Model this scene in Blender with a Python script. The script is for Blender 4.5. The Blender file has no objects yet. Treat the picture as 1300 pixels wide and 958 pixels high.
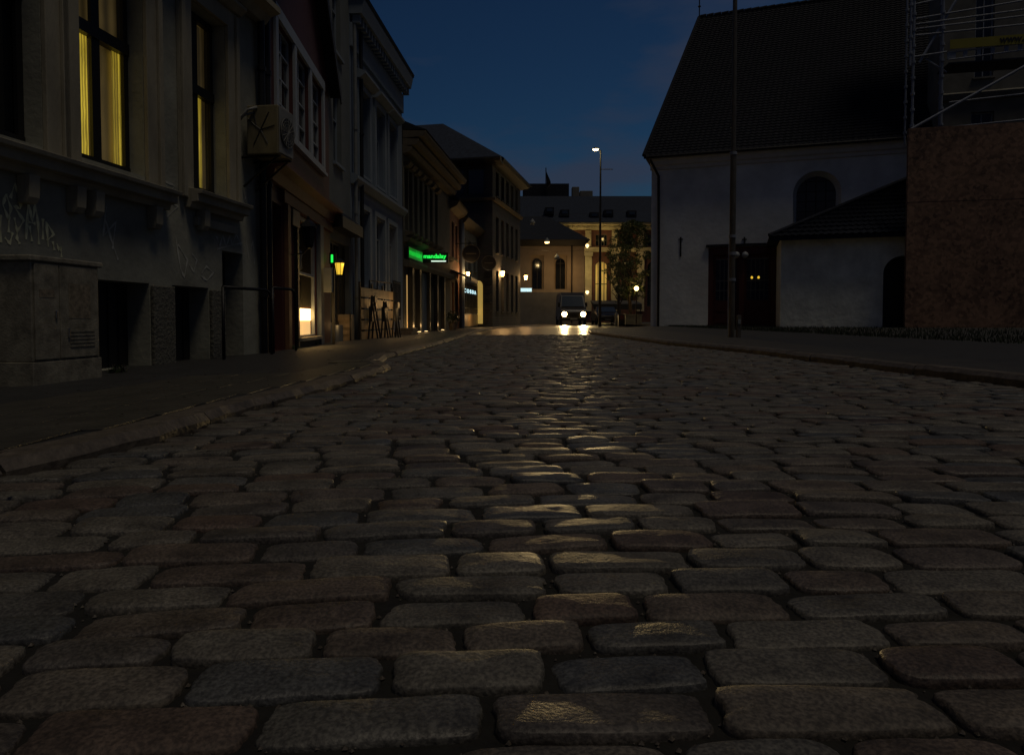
import bpy, bmesh, math, random
import numpy as np
from mathutils import Vector, Matrix
random.seed(7); rng = np.random.default_rng(7)
C = bpy.context.scene.collection
R = math.radians

# ---------------------------------------------------------------- camera
H = 0.50; FPX = 867.0; CXP = 650.0; CYP = 434.0; PITCH = math.atan(30/867.0)
cd = bpy.data.cameras.new('camera'); cam = bpy.data.objects.new('camera', cd); C.objects.link(cam)
cam.location = (0, 0, H); cam.rotation_euler = (R(90)-PITCH, 0, 0)
cd.sensor_width = 36; cd.lens = 36*FPX/1300; cd.shift_y = -45/1300; cd.clip_start = .05; cd.clip_end = 6000
bpy.context.scene.camera = cam

def ray(px, py):
    r = (px-CXP)/FPX; u = (CYP-py)/FPX
    return Vector((r, math.cos(PITCH)+u*math.sin(PITCH), -math.sin(PITCH)+u*math.cos(PITCH)))
def at(px, py, Y):
    v = ray(px, py); return Vector((0, 0, H)) + v*(Y/v.y)

# ---------------------------------------------------------------- materials
def newmat(name):
    m = bpy.data.materials.new(name); m.use_nodes = True
    nt = m.node_tree; b = nt.nodes['Principled BSDF']; return m, nt, b
def plain(name, col, rough=.6, metal=0, var=.25, scale=6., bump=.15, bscale=40., detail=6, streak=1.0, spec=.5):
    m, nt, b = newmat(name); N = nt.nodes; L = nt.links
    tc = N.new('ShaderNodeTexCoord'); mp = N.new('ShaderNodeMapping'); mp.inputs['Scale'].default_value = (1, 1, streak)
    L.new(tc.outputs['Object'], mp.inputs['Vector'])
    n1 = N.new('ShaderNodeTexNoise'); n1.inputs['Scale'].default_value = scale; n1.inputs['Detail'].default_value = detail
    n1.inputs['Roughness'].default_value = .65
    L.new(mp.outputs[0], n1.inputs['Vector'])
    cr = N.new('ShaderNodeValToRGB'); e = cr.color_ramp.elements
    e[0].position = .3; e[1].position = .72
    e[0].color = (*[max(0, c*(1-var)) for c in col], 1); e[1].color = (*[min(1, c*(1+var)) for c in col], 1)
    L.new(n1.outputs['Fac'], cr.inputs['Fac']); L.new(cr.outputs['Color'], b.inputs['Base Color'])
    b.inputs['Roughness'].default_value = rough; b.inputs['Metallic'].default_value = metal
    b.inputs['Specular IOR Level'].default_value = spec
    if bump > 0:
        n2 = N.new('ShaderNodeTexNoise'); n2.inputs['Scale'].default_value = bscale; n2.inputs['Detail'].default_value = 5
        L.new(mp.outputs[0], n2.inputs['Vector'])
        bp = N.new('ShaderNodeBump'); bp.inputs['Strength'].default_value = bump; bp.inputs['Distance'].default_value = .02
        L.new(n2.outputs['Fac'], bp.inputs['Height']); L.new(bp.outputs['Normal'], b.inputs['Normal'])
    return m
def emis(name, col, st, base=None):
    m, nt, b = newmat(name)
    b.inputs['Base Color'].default_value = (*(base or col), 1)
    b.inputs['Emission Color'].default_value = (*col, 1); b.inputs['Emission Strength'].default_value = st
    return m
def glassy(name, col=(.012, .014, .016), rough=.06):
    m, nt, b = newmat(name); b.inputs['Base Color'].default_value = (*col, 1); b.inputs['Roughness'].default_value = rough
    b.inputs['Specular IOR Level'].default_value = .6
    n = nt.nodes.new('ShaderNodeTexNoise'); n.inputs['Scale'].default_value = 1.5
    tc = nt.nodes.new('ShaderNodeTexCoord'); nt.links.new(tc.outputs['Object'], n.inputs['Vector'])
    bp = nt.nodes.new('ShaderNodeBump'); bp.inputs['Strength'].default_value = .05; nt.links.new(n.outputs['Fac'], bp.inputs['Height'])
    nt.links.new(bp.outputs['Normal'], b.inputs['Normal'])
    return m
def brick(name, c1, c2, mort, sx=1.0, scale=5., rot=(R(90), 0, 0), bump=.4, rough=.8):
    m, nt, b = newmat(name); N = nt.nodes; L = nt.links
    tc = N.new('ShaderNodeTexCoord'); sp = N.new('ShaderNodeSeparateXYZ'); L.new(tc.outputs['Object'], sp.inputs[0])
    ad = N.new('ShaderNodeMath'); ad.operation = 'ADD'; L.new(sp.outputs['X'], ad.inputs[0]); L.new(sp.outputs['Y'], ad.inputs[1])
    cb = N.new('ShaderNodeCombineXYZ'); L.new(ad.outputs[0], cb.inputs['X']); L.new(sp.outputs['Z'], cb.inputs['Y'])
    bt = N.new('ShaderNodeTexBrick'); bt.inputs['Scale'].default_value = scale
    bt.inputs['Color1'].default_value = (*c1, 1); bt.inputs['Color2'].default_value = (*c2, 1); bt.inputs['Mortar'].default_value = (*mort, 1)
    bt.inputs['Mortar Size'].default_value = .018
    L.new(cb.outputs[0], bt.inputs['Vector'])
    n = N.new('ShaderNodeTexNoise'); n.inputs['Scale'].default_value = 3; n.inputs['Detail'].default_value = 6; L.new(tc.outputs['Object'], n.inputs['Vector'])
    mx = N.new('ShaderNodeMixRGB'); mx.blend_type = 'MULTIPLY'; mx.inputs['Fac'].default_value = .5
    L.new(bt.outputs['Color'], mx.inputs['Color1']); L.new(n.outputs['Color'], mx.inputs['Color2'])
    L.new(mx.outputs[0], b.inputs['Base Color']); b.inputs['Roughness'].default_value = rough
    bp = N.new('ShaderNodeBump'); bp.inputs['Strength'].default_value = bump; bp.inputs['Distance'].default_value = .01; bp.invert = True
    L.new(bt.outputs['Fac'], bp.inputs['Height']); L.new(bp.outputs['Normal'], b.inputs['Normal'])
    return m

M = {}
M['dark_plaster'] = plain('grimy grey render', (.29, .29, .235), .85, var=.35, scale=1.3, bump=.25, bscale=18, detail=9)
M['plinth'] = plain('rough stone plinth', (.13, .125, .10), .9, var=.45, scale=30, bump=.9, bscale=30)
M['trim_dark'] = plain('painted stone trim', (.33, .30, .22), .8, var=.25, scale=3, bump=.2, streak=.3)
M['black_wood'] = plain('black painted timber', (.012, .012, .012), .45, var=.2)
M['void'] = plain('unlit interior', (.008, .008, .008), .9, bump=0)
M['red_wood'] = plain('dark red painted boards', (.085, .022, .018), .6, var=.2, scale=3, streak=.15)
M['white_wood'] = plain('white painted timber', (.33, .36, .38), .5, var=.12)
M['pale_plaster'] = plain('pale smooth render', (.15, .165, .16), .85, var=.15, scale=1.5, bump=.1)
M['blue_plaster'] = plain('pale blue grey render', (.16, .20, .25), .85, var=.15, scale=1.5, bump=.1)
M['bluetrim'] = plain('pale blue grey moulding', (.20, .245, .29), .8, var=.1, scale=3)
M['slate'] = plain('dark slate', (.022, .025, .032), .85, spec=.2, var=.4, scale=9, bump=.5, bscale=14)
M['slate_pale'] = plain('weathered blue slate', (.030, .038, .055), .85, spec=.2, var=.35, scale=5, bump=.4, bscale=9)
M['olive'] = plain('olive render', (.085, .085, .065), .8, var=.25, scale=2)
M['shopblue'] = plain('blue grey painted panels', (.09, .115, .15), .6, var=.15, scale=3)
M['brown_stone'] = brick('stone facing', (.075, .072, .072), (.06, .058, .06), (.045, .045, .045), scale=1.6)
M['brick_warm'] = brick('warm red brick', (.30, .13, .07), (.24, .10, .055), (.20, .17, .14), scale=5)
M['brick_far'] = brick('dark red brick', (.16, .05, .035), (.12, .04, .03), (.12, .09, .07), scale=3)
M['olive_trim'] = plain('olive painted moulding', (.12, .10, .07), .8, var=.2)
M['cream'] = plain('cream render', (.38, .30, .19), .85, var=.15, scale=1)
M['tower'] = plain('weathered tower render', (.17, .165, .135), .85, var=.35, scale=1.2)
M['creamstone'] = plain('pale limestone dressing', (.42, .36, .24), .8, var=.2, scale=2)
M['grey_lower'] = plain('grey rendered lower wall', (.17, .165, .14), .85, var=.2, scale=1)
M['white_plaster'] = plain('limewashed church wall', (.70, .73, .70), .9, var=.24, scale=.6, bump=.6, bscale=6, detail=10)
M['annex_plaster'] = plain('rough limewashed annex wall', (.78, .80, .68), .9, var=.25, scale=1.6, bump=1., bscale=7, detail=10)
M['church_trim'] = plain('limewashed cornice', (.62, .64, .62), .85, var=.1, scale=2)
M['red_door'] = plain('dark oxblood door paint', (.075, .014, .010), .5, var=.2, scale=4)
M['dark_green'] = plain('dark timber', (.03, .028, .022), .6)
M['glass'] = glassy('dark window glass')
M['glass_blue'] = glassy('sky reflecting glass', (.03, .045, .07), .12)
M['iron'] = plain('black wrought iron', (.012, .012, .013), .5, metal=.3, bump=.1)
M['galv'] = plain('galvanised steel tube', (.22, .25, .30), .6, metal=.0, var=.2, bump=.1)
M['pole'] = plain('weathered steel pole', (.10, .09, .07), .5, metal=.3, var=.4, scale=14, streak=.3)
M['zinc'] = plain('painted metal', (.20, .21, .20), .5, var=.2)
M['cabinet'] = plain('scuffed painted cabinet', (.25, .23, .175), .42, var=.5, scale=9, bump=.2, bscale=60, detail=10)
M['kerb'] = plain('granite kerb', (.10, .082, .062), .55, var=.5, scale=16, bump=.3, bscale=34)
M['asphalt'] = plain('damp asphalt', (.030, .030, .029), .55, var=.35, scale=3, bump=.8, bscale=120)
M['asphalt_wet'] = plain('wet smooth asphalt', (.035, .034, .032), .36, var=.3, scale=1.2, bump=.8, bscale=3.5)
M['slab'] = plain('paving slabs', (.05, .046, .036), .5, var=.35, scale=5, bump=.4, bscale=50)
M['joint'] = plain('dirt and moss between setts', (.012, .011, .008), .95, var=.5, scale=30, bump=.6)
M['earth'] = plain('earth', (.035, .035, .03), .9)
M['grass'] = plain('grass', (.014, .024, .008), .8, var=.4, scale=20)
M['leaf'] = plain('foliage', (.045, .07, .025), .5, var=.4, scale=8, bump=0)
M['bark'] = plain('bark', (.05, .04, .03), .9)
M['amber_tile'] = plain('glazed panel', (.3, .28, .22), .4)
M['warm_wood'] = plain('pale timber boards', (.40, .28, .14), .5, var=.3, scale=8, streak=.2)
M['orange_trim'] = plain('ochre painted pilaster', (.20, .10, .045), .6)
M['planter'] = plain('weathered planter boards', (.38, .29, .16), .6, var=.3, scale=6)
M['flag'] = plain('dark flag cloth', (.01, .01, .012), .8)
M['yellow_banner'] = plain('yellow banner', (.26, .23, .015), .6, var=.1)
M['graffiti'] = plain('pale spray paint', (.80, .80, .50), .7, var=.3, scale=12, bump=0)
M['graffiti_grey'] = plain('faded spray paint', (.50, .50, .43), .7, var=.3, scale=12, bump=0)
M['sticker'] = plain('torn pale sticker', (.24, .20, .14), .5, var=.6, scale=25, bump=0)
M['chrome'] = plain('bright metal', (.6, .6, .58), .2, metal=1, bump=0)
M['ac'] = plain('grimy cream metal', (.22, .19, .11), .5, var=.3, scale=4, streak=.3)
M['ac_front'] = plain('grimy pale metal', (.22, .22, .20), .5, var=.25, scale=6)
M['acwood'] = plain('fan guard', (.05, .055, .06), .5)
M['van'] = plain('dark van paint', (.035, .032, .03), .3, var=.1, bump=0)
M['tyre'] = plain('rubber', (.015, .015, .015), .8)
def curtain(name, col, st, sc=9):
    m, nt, b = newmat(name); N = nt.nodes; L = nt.links
    tc = N.new('ShaderNodeTexCoord'); wv = N.new('ShaderNodeTexWave'); wv.bands_direction = 'Y'; wv.inputs['Scale'].default_value = sc
    wv.inputs['Distortion'].default_value = 2.5; wv.inputs['Detail'].default_value = 3; wv.inputs['Detail Scale'].default_value = .6
    L.new(tc.outputs['Object'], wv.inputs['Vector'])
    nz = N.new('ShaderNodeTexNoise'); nz.inputs['Scale'].default_value = 1.6; nz.inputs['Detail'].default_value = 3; L.new(tc.outputs['Object'], nz.inputs['Vector'])
    a = N.new('ShaderNodeMath'); a.operation = 'MULTIPLY_ADD'; a.inputs[1].default_value = .7; a.inputs[2].default_value = .35; L.new(wv.outputs['Fac'], a.inputs[0])
    q = N.new('ShaderNodeMath'); q.operation = 'MULTIPLY'; L.new(a.outputs[0], q.inputs[0]); L.new(nz.outputs['Fac'], q.inputs[1])
    p = N.new('ShaderNodeMath'); p.operation = 'MULTIPLY'; p.inputs[1].default_value = st*2; L.new(q.outputs[0], p.inputs[0])
    b.inputs['Base Color'].default_value = (.4, .34, .2, 1); b.inputs['Emission Color'].default_value = (*col, 1); L.new(p.outputs[0], b.inputs['Emission Strength'])
    return m
M['win_yellow'] = curtain('lit curtain', (1, .70, .06), .22)
M['win_bright'] = curtain('bright lamplit curtain', (1, .72, .06), .42)
M['win_dim'] = curtain('dim lit room', (1, .66, .2), .03, 2)
M['lamp_warm'] = emis('warm lamp glass', (1, .55, .16), 18)
M['lamp_white'] = emis('white lamp head', (1, .76, .32), 14)
M['lamp_small'] = emis('small warm bulb', (1, .68, .3), 3.0)
M['lantern_and_reflection'] = emis('yellow lantern glass and pane reflections', (1, .62, .05), .9)
M['head'] = emis('headlight', (1, .66, .26), 45)
M['green_neon'] = emis('green neon', (.02, 1, .10), 1.1)
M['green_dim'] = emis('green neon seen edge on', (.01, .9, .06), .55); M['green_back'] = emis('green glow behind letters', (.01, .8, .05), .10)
M['white_neon'] = emis('white neon', (.8, 1, .85), 1.0)
M['cyan_neon'] = emis('pale cyan neon', (.55, .85, .95), 1.0)
M['shop_bright'] = emis('bright shop lamp', (1, .62, .20), 6.0)
M['shop_mid'] = emis('lit shop counter', (1, .62, .24), .75)
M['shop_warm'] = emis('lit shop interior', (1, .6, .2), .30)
M['arch_warm'] = emis('lit passage', (1, .70, .18), .26)
M['far_lit'] = emis('lit hall window', (1, .75, .25), .07)
M['sky_light'] = emis('lit skylight', (.6, .7, .8), .06)

# OSB
def osb():
    m, nt, b = newmat('oriented strand board'); N = nt.nodes; L = nt.links
    tc = N.new('ShaderNodeTexCoord'); mp = N.new('ShaderNodeMapping'); L.new(tc.outputs['Object'], mp.inputs['Vector'])
    nn = N.new('ShaderNodeTexNoise'); nn.inputs['Scale'].default_value = 9; L.new(mp.outputs[0], nn.inputs['Vector'])
    mix = N.new('ShaderNodeVectorMath'); mix.operation = 'MULTIPLY_ADD'; mix.inputs[1].default_value = (.14, .14, .14)
    L.new(nn.outputs['Color'], mix.inputs[0]); L.new(mp.outputs[0], mix.inputs[2])
    v = N.new('ShaderNodeTexVoronoi'); v.inputs['Scale'].default_value = 10; v.inputs['Randomness'].default_value = 1
    L.new(mix.outputs[0], v.inputs['Vector'])
    n = N.new('ShaderNodeTexNoise'); n.inputs['Scale'].default_value = 1.1; n.inputs['Detail'].default_value = 8; L.new(mp.outputs[0], n.inputs['Vector'])
    sep = N.new('ShaderNodeSeparateColor'); L.new(v.outputs['Color'], sep.inputs[0])
    mth = N.new('ShaderNodeMath'); mth.operation = 'MULTIPLY_ADD'; mth.inputs[1].default_value = .5
    L.new(sep.outputs[0], mth.inputs[0]); L.new(n.outputs['Fac'], mth.inputs[2])
    cr = N.new('ShaderNodeValToRGB'); e = cr.color_ramp.elements
    e[0].position = .35; e[0].color = (.06, .032, .020, 1); e[1].position = 1.; e[1].color = (.30, .175, .105, 1)
    L.new(mth.outputs[0], cr.inputs['Fac']); L.new(cr.outputs[0], b.inputs['Base Color']); b.inputs['Roughness'].default_value = .7
    bp = N.new('ShaderNodeBump'); bp.inputs['Strength'].default_value = .5; L.new(mth.outputs[0], bp.inputs['Height']); L.new(bp.outputs[0], b.inputs['Normal'])
    return m
M['osb'] = osb()

# setts
def sett():
    m, nt, b = newmat('granite setts'); N = nt.nodes; L = nt.links
    g = N.new('ShaderNodeNewGeometry'); tc = N.new('ShaderNodeTexCoord')
    cr = N.new('ShaderNodeValToRGB'); e = cr.color_ramp.elements
    cols = [(0, (.18, .115, .085)), (.14, (.21, .17, .135)), (.3, (.20, .185, .155)), (.45, (.235, .21, .17)), (.58, (.15, .145, .135)),
            (.70, (.185, .125, .095)), (.82, (.22, .20, .16)), (.94, (.135, .14, .145))]
    cols = [(p, tuple(v*.76*.8+sum(c)/3*.76*.2 for v in c)) for p, c in cols]
    e[0].position = 0; e[0].color = (*cols[0][1], 1); e[1].position = cols[-1][0]; e[1].color = (*cols[-1][1], 1)
    for p, c in cols[1:-1]:
        k = e.new(p); k.color = (*c, 1)
    L.new(g.outputs['Random Per Island'], cr.inputs['Fac'])
    n1 = N.new('ShaderNodeTexNoise'); n1.inputs['Scale'].default_value = 7; n1.inputs['Detail'].default_value = 8; n1.inputs['Roughness'].default_value = .7
    L.new(tc.outputs['Object'], n1.inputs['Vector'])
    n2 = N.new('ShaderNodeTexNoise'); n2.inputs['Scale'].default_value = 160; n2.inputs['Detail'].default_value = 4
    L.new(tc.outputs['Object'], n2.inputs['Vector'])
    r1 = N.new('ShaderNodeValToRGB'); r1.color_ramp.elements[0].position = .32; r1.color_ramp.elements[0].color = (.34, .32, .30, 1)
    r1.color_ramp.elements[1].position = .68; r1.color_ramp.elements[1].color = (1.15, 1.13, 1.08, 1)
    L.new(n1.outputs['Fac'], r1.inputs['Fac'])
    mx = N.new('ShaderNodeMixRGB'); mx.blend_type = 'MULTIPLY'; mx.inputs['Fac'].default_value = 1
    L.new(cr.outputs[0], mx.inputs[1]); L.new(r1.outputs[0], mx.inputs[2])
    r2 = N.new('ShaderNodeValToRGB'); r2.color_ramp.elements[0].position = .38; r2.color_ramp.elements[0].color = (.55, .55, .55, 1)
    r2.color_ramp.elements[1].position = .66; r2.color_ramp.elements[1].color = (1.35, 1.35, 1.3, 1)
    L.new(n2.outputs['Fac'], r2.inputs['Fac'])
    mx2 = N.new('ShaderNodeMixRGB'); mx2.blend_type = 'MULTIPLY'; mx2.inputs['Fac'].default_value = 1
    L.new(mx.outputs[0], mx2.inputs[1]); L.new(r2.outputs[0], mx2.inputs[2])
    L.new(mx2.outputs[0], b.inputs['Base Color'])
    # damp patches: some stones polished and wetter
    n3 = N.new('ShaderNodeTexNoise'); n3.inputs['Scale'].default_value = 2.2; n3.inputs['Detail'].default_value = 5; L.new(tc.outputs['Object'], n3.inputs['Vector'])
    ad = N.new('ShaderNodeMath'); ad.operation = 'MULTIPLY_ADD'; ad.inputs[1].default_value = .35
    L.new(g.outputs['Random Per Island'], ad.inputs[0]); L.new(n3.outputs['Fac'], ad.inputs[2])
    mr = N.new('ShaderNodeMapRange'); mr.inputs['From Min'].default_value = .35; mr.inputs['From Max'].default_value = .95
    mr.inputs['To Min'].default_value = .72; mr.inputs['To Max'].default_value = .44
    L.new(ad.outputs[0], mr.inputs['Value']); L.new(mr.outputs[0], b.inputs['Roughness'])
    b1 = N.new('ShaderNodeBump'); b1.inputs['Strength'].default_value = .6; b1.inputs['Distance'].default_value = .0025
    L.new(n2.outputs['Fac'], b1.inputs['Height'])
    n4 = N.new('ShaderNodeTexNoise'); n4.inputs['Scale'].default_value = 34; n4.inputs['Detail'].default_value = 5; L.new(tc.outputs['Object'], n4.inputs['Vector'])
    b2 = N.new('ShaderNodeBump'); b2.inputs['Strength'].default_value = .6; b2.inputs['Distance'].default_value = .005
    L.new(n4.outputs['Fac'], b2.inputs['Height']); L.new(b1.outputs[0], b2.inputs['Normal'])
    L.new(b2.outputs[0], b.inputs['Normal'])
    return m
M['sett'] = sett()

def tile_mat(name, col, tw=.25):
    m = plain(name, col, .85, var=.4, scale=7, bump=.4, bscale=10, spec=.15)
    return m
M['tile'] = tile_mat('dark glazed pantiles', (.018, .020, .026))
M['tile2'] = tile_mat('blue black pantiles', (.024, .028, .038))

# ---------------------------------------------------------------- mesh builder
class MB:
    def __init__(s): s.v = []; s.f = []
    def add(s, vs, fs):
        o = len(s.v); s.v += [tuple(v) for v in vs]; s.f += [tuple(i+o for i in f) for f in fs]; return s
    def hexa(s, p):      # 8 corners: bottom 0-3 ring, top 4-7 ring
        return s.add(p, [(0, 3, 2, 1), (4, 5, 6, 7), (0, 1, 5, 4), (1, 2, 6, 5), (2, 3, 7, 6), (3, 0, 4, 7)])
    def box(s, x0, x1, y0, y1, z0, z1):
        return s.hexa([(x0, y0, z0), (x1, y0, z0), (x1, y1, z0), (x0, y1, z0), (x0, y0, z1), (x1, y0, z1), (x1, y1, z1), (x0, y1, z1)])
    def tube(s, pts, r, n=8, cap=True):
        pts = [Vector(p) for p in pts]; rs = r if isinstance(r, (list, tuple)) else [r]*len(pts)
        o = len(s.v); up = Vector((0, 0, 1))
        for i, p in enumerate(pts):
            t = (pts[min(i+1, len(pts)-1)]-pts[max(i-1, 0)]).normalized()
            a = t.cross(up)
            if a.length < 1e-3: a = t.cross(Vector((1, 0, 0)))
            a.normalize(); b = t.cross(a).normalized()
            for k in range(n):
                th = 2*math.pi*k/n; s.v.append(tuple(p+a*rs[i]*math.cos(th)+b*rs[i]*math.sin(th)))
        for i in range(len(pts)-1):
            for k in range(n):
                s.f.append((o+i*n+k, o+i*n+(k+1) % n, o+(i+1)*n+(k+1) % n, o+(i+1)*n+k))
        if cap:
            s.f.append(tuple(o+k for k in range(n))[::-1]); s.f.append(tuple(o+(len(pts)-1)*n+k for k in range(n)))
        return s
    def lathe(s, c, prof, n=16, axis='z'):
        c = Vector(c); o = len(s.v)
        for r, h in prof:
            for k in range(n):
                th = 2*math.pi*k/n; a, b = r*math.cos(th), r*math.sin(th)
                q = {'z': (a, b, h), 'y': (a, h, b), 'x': (h, a, b)}[axis]
                s.v.append(tuple(c+Vector(q)))
        for i in range(len(prof)-1):
            for k in range(n):
                s.f.append((o+i*n+k, o+i*n+(k+1) % n, o+(i+1)*n+(k+1) % n, o+(i+1)*n+k))
        s.f.append(tuple(o+k for k in range(n))[::-1]); s.f.append(tuple(o+(len(prof)-1)*n+k for k in range(n)))
        return s
    def build(s, name, mat, parent=None, smooth=False, bevel=0, recalc=True):
        off = Vector((0, 0, 0)); q = parent
        while q is not None: off += Vector(q.location); q = q.parent
        me = bpy.data.meshes.new(name)
        me.from_pydata([(v[0]-off.x, v[1]-off.y, v[2]-off.z) for v in s.v], [], s.f)
        if recalc:
            bm = bmesh.new(); bm.from_mesh(me); bmesh.ops.recalc_face_normals(bm, faces=bm.faces); bm.to_mesh(me); bm.free()
        me.materials.append(mat if not isinstance(mat, str) else M[mat])
        o = bpy.data.objects.new(name, me); C.objects.link(o)
        if parent is not None: o.parent = parent
        if smooth:
            for p in me.polygons: p.use_smooth = True
        if bevel:
            md = o.modifiers.new('bevel', 'BEVEL'); md.width = bevel; md.segments = 2; md.limit_method = 'ANGLE'; md.angle_limit = R(40)
        return o

def thing(name, label, cat, loc=(0, 0, 0), group=None):
    o = bpy.data.objects.new(name, None); C.objects.link(o); o.location = loc; o.empty_display_size = .2
    o['label'] = label; o['category'] = cat
    if group: o['group'] = group
    return o
def tag(o, label, cat, group=None):
    o['label'] = label; o['category'] = cat
    if group: o['group'] = group
    return o
def struct(o): o['kind'] = 'structure'; return o
def copy_tree(o, parent=None):
    c = o.copy(); C.objects.link(c)
    if parent is not None: c.parent = parent
    for ch in o.children: copy_tree(ch, c)
    return c

def text_obj(txt, name, mat, parent, origin, xd, yd, width, height, ext=.01):
    cu = bpy.data.curves.new(name, 'FONT'); cu.body = txt; cu.extrude = ext; cu.size = 1; cu.offset = .022
    t = bpy.data.objects.new(name, cu); C.objects.link(t)
    dg = bpy.context.evaluated_depsgraph_get(); me = bpy.data.meshes.new_from_object(t.evaluated_get(dg))
    bpy.data.objects.remove(t)
    xs = [v.co.x for v in me.vertices]; ys = [v.co.y for v in me.vertices]
    x0, x1, y0, y1 = min(xs), max(xs), min(ys), max(ys)
    xd = Vector(xd).normalized(); yd = Vector(yd).normalized(); zd = xd.cross(yd)
    off = Vector((0, 0, 0)); q = parent
    while q is not None: off += Vector(q.location); q = q.parent
    o = Vector(origin)-off
    for v in me.vertices:
        a = (v.co.x-x0)/(x1-x0)*width; b = (v.co.y-y0)/(y1-y0)*height
        v.co = o+xd*a+yd*b+zd*v.co.z
    me.name = name; me.materials.clear(); me.materials.append(M[mat])
    ob = bpy.data.objects.new(name, me); C.objects.link(ob); ob.parent = parent
    return ob

# ---------------------------------------------------------------- facade frames
class F:
    def __init__(s, x, y, dx, dy, zb=0):
        l = math.hypot(dx, dy); s.o = Vector((x, y, 0)); s.d = Vector((dx/l, dy/l, 0)); s.n = Vector((s.d.y, -s.d.x, 0))
    def P(s, a, n, z): return s.o+s.d*a+s.n*n+Vector((0, 0, z))
    def hit(s, px, py, n=0):
        v = ray(px, py); c = Vector((0, 0, H)); t = ((s.o+s.n*n-c).dot(s.n))/v.dot(s.n); p = c+v*t
        return ((p-s.o).dot(s.d), p.z)
    def S(s, px, py=300, n=0): return s.hit(px, py, n)[0]
    def Z(s, px, py, n=0): return s.hit(px, py, n)[1]
    def box(s, mb, a0, a1, n0, n1, z0, z1):
        return mb.hexa([s.P(a0, n0, z0), s.P(a1, n0, z0), s.P(a1, n1, z0), s.P(a0, n1, z0), s.P(a0, n0, z1), s.P(a1, n0, z1), s.P(a1, n1, z1), s.P(a0, n1, z1)])
    def prism(s, mb, a0, a1, prof):     # prof = (n,z) polygon, extruded along the facade
        k = len(prof); vs = [s.P(a0, n, z) for n, z in prof]+[s.P(a1, n, z) for n, z in prof]
        return mb.add(vs, [tuple(range(k))[::-1], tuple(range(k, 2*k))]+[(i, (i+1) % k, k+(i+1) % k, k+i) for i in range(k)])
    def wall(s, a0, a1, z0, z1, holes, back, dep=.28, arch=()):
        mb = MB(); A = sorted({a0, a1, *[h[0] for h in holes], *[h[1] for h in holes]}); Zs = sorted({z0, z1, *[h[2] for h in holes], *[h[3] for h in holes]})
        for i in range(len(A)-1):
            for j in range(len(Zs)-1):
                ca, cz = (A[i]+A[i+1])/2, (Zs[j]+Zs[j+1])/2
                inh = any(h[0] < ca < h[1] and h[2] < cz < h[3] for h in holes)
                n = -dep if inh else 0
                mb.add([s.P(A[i], n, Zs[j]), s.P(A[i+1], n, Zs[j]), s.P(A[i+1], n, Zs[j+1]), s.P(A[i], n, Zs[j+1])], [(0, 1, 2, 3)])
        for h in holes:
            b0, b1, y0, y1 = h[:4]
            for (p, q) in (((b0, y0), (b1, y0)), ((b1, y0), (b1, y1)), ((b1, y1), (b0, y1)), ((b0, y1), (b0, y0))):
                mb.add([s.P(p[0], 0, p[1]), s.P(q[0], 0, q[1]), s.P(q[0], -dep, q[1]), s.P(p[0], -dep, p[1])], [(0, 1, 2, 3)])
        mb.add([s.P(a0, 0, z0), s.P(a0, -back, z0), s.P(a0, -back, z1), s.P(a0, 0, z1)], [(0, 1, 2, 3)])
        mb.add([s.P(a1, 0, z0), s.P(a1, -back, z0), s.P(a1, -back, z1), s.P(a1, 0, z1)], [(0, 1, 2, 3)])
        mb.add([s.P(a0, -back, z0), s.P(a1, -back, z0), s.P(a1, -back, z1), s.P(a0, -back, z1)], [(0, 1, 2, 3)])
        mb.add([s.P(a0, 0, z1), s.P(a1, 0, z1), s.P(a1, -back, z1), s.P(a0, -back, z1)], [(0, 1, 2, 3)])
        return mb
    def window(s, a0, a1, z0, z1, par, nf=-.14, cols=2, rows=(), fw=.06, mw=.035, fm='white_wood', pm='glass', sill=True, sm=None, lab=None):
        mb = MB(); t = .05; e = .003
        s.box(mb, a0+e, a0+fw, nf-t, nf, z0+e, z1-e); s.box(mb, a1-fw, a1-e, nf-t, nf, z0+e, z1-e)
        s.box(mb, a0+fw, a1-fw, nf-t, nf, z0+e, z0+fw); s.box(mb, a0+fw, a1-fw, nf-t, nf, z1-fw, z1-e)
        for k in range(1, cols):
            c = a0+(a1-a0)*k/cols; s.box(mb, c-mw/2, c+mw/2, nf-t, nf+.006, z0+fw, z1-fw)
        for r in rows: s.box(mb, a0+fw, a1-fw, nf-t, nf+.003, r-mw/2, r+mw/2)
        w = mb.build('window', fm, par)
        if lab: w['label'] = lab
        if pm: s.box(MB(), a0+fw*.5, a1-fw*.5, nf-t-.01, nf-t+.015, z0+fw*.5, z1-fw*.5).build('pane', pm, w)
        if sill: s.box(MB(), a0-.06, a1+.06, nf+.01, .07, z0-.07, z0-.003).build('sill', sm or fm, w)
        return w

def tiled(A, B, Cc, D, n, lift=.035, waves=0, amp=.03):
    """roof slope as overlapping courses; A,B eave left/right, D,Cc ridge left/right"""
    A, B, Cc, D = map(Vector, (A, B, Cc, D)); nrm = (B-A).cross(D-A).normalized()
    if nrm.z < 0: nrm = -nrm
    mb = MB(); W = max(1, waves*4)
    for i in range(n):
        t0, t1 = i/n, (i+1.06)/n
        for k in range(W):
            vs = []
            for (t, l) in ((t0, lift), (min(t1, 1), 0)):
                for u in (k/W, (k+1)/W):
                    p = (A.lerp(D, t)).lerp(B.lerp(Cc, t), u)
                    w = amp*math.sin(u*waves*2*math.pi) if waves else 0
                    vs.append(p+nrm*(l+w))
            if k == 0 or True:
                lo = [vs[0]-nrm*(lift), vs[1]-nrm*(lift)]
            o = [vs[0], vs[1], vs[3], vs[2]]
            mb.add(o, [(0, 1, 2, 3)]); mb.add([lo[0], lo[1], vs[1], vs[0]], [(0, 1, 2, 3)])
    return mb

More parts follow.
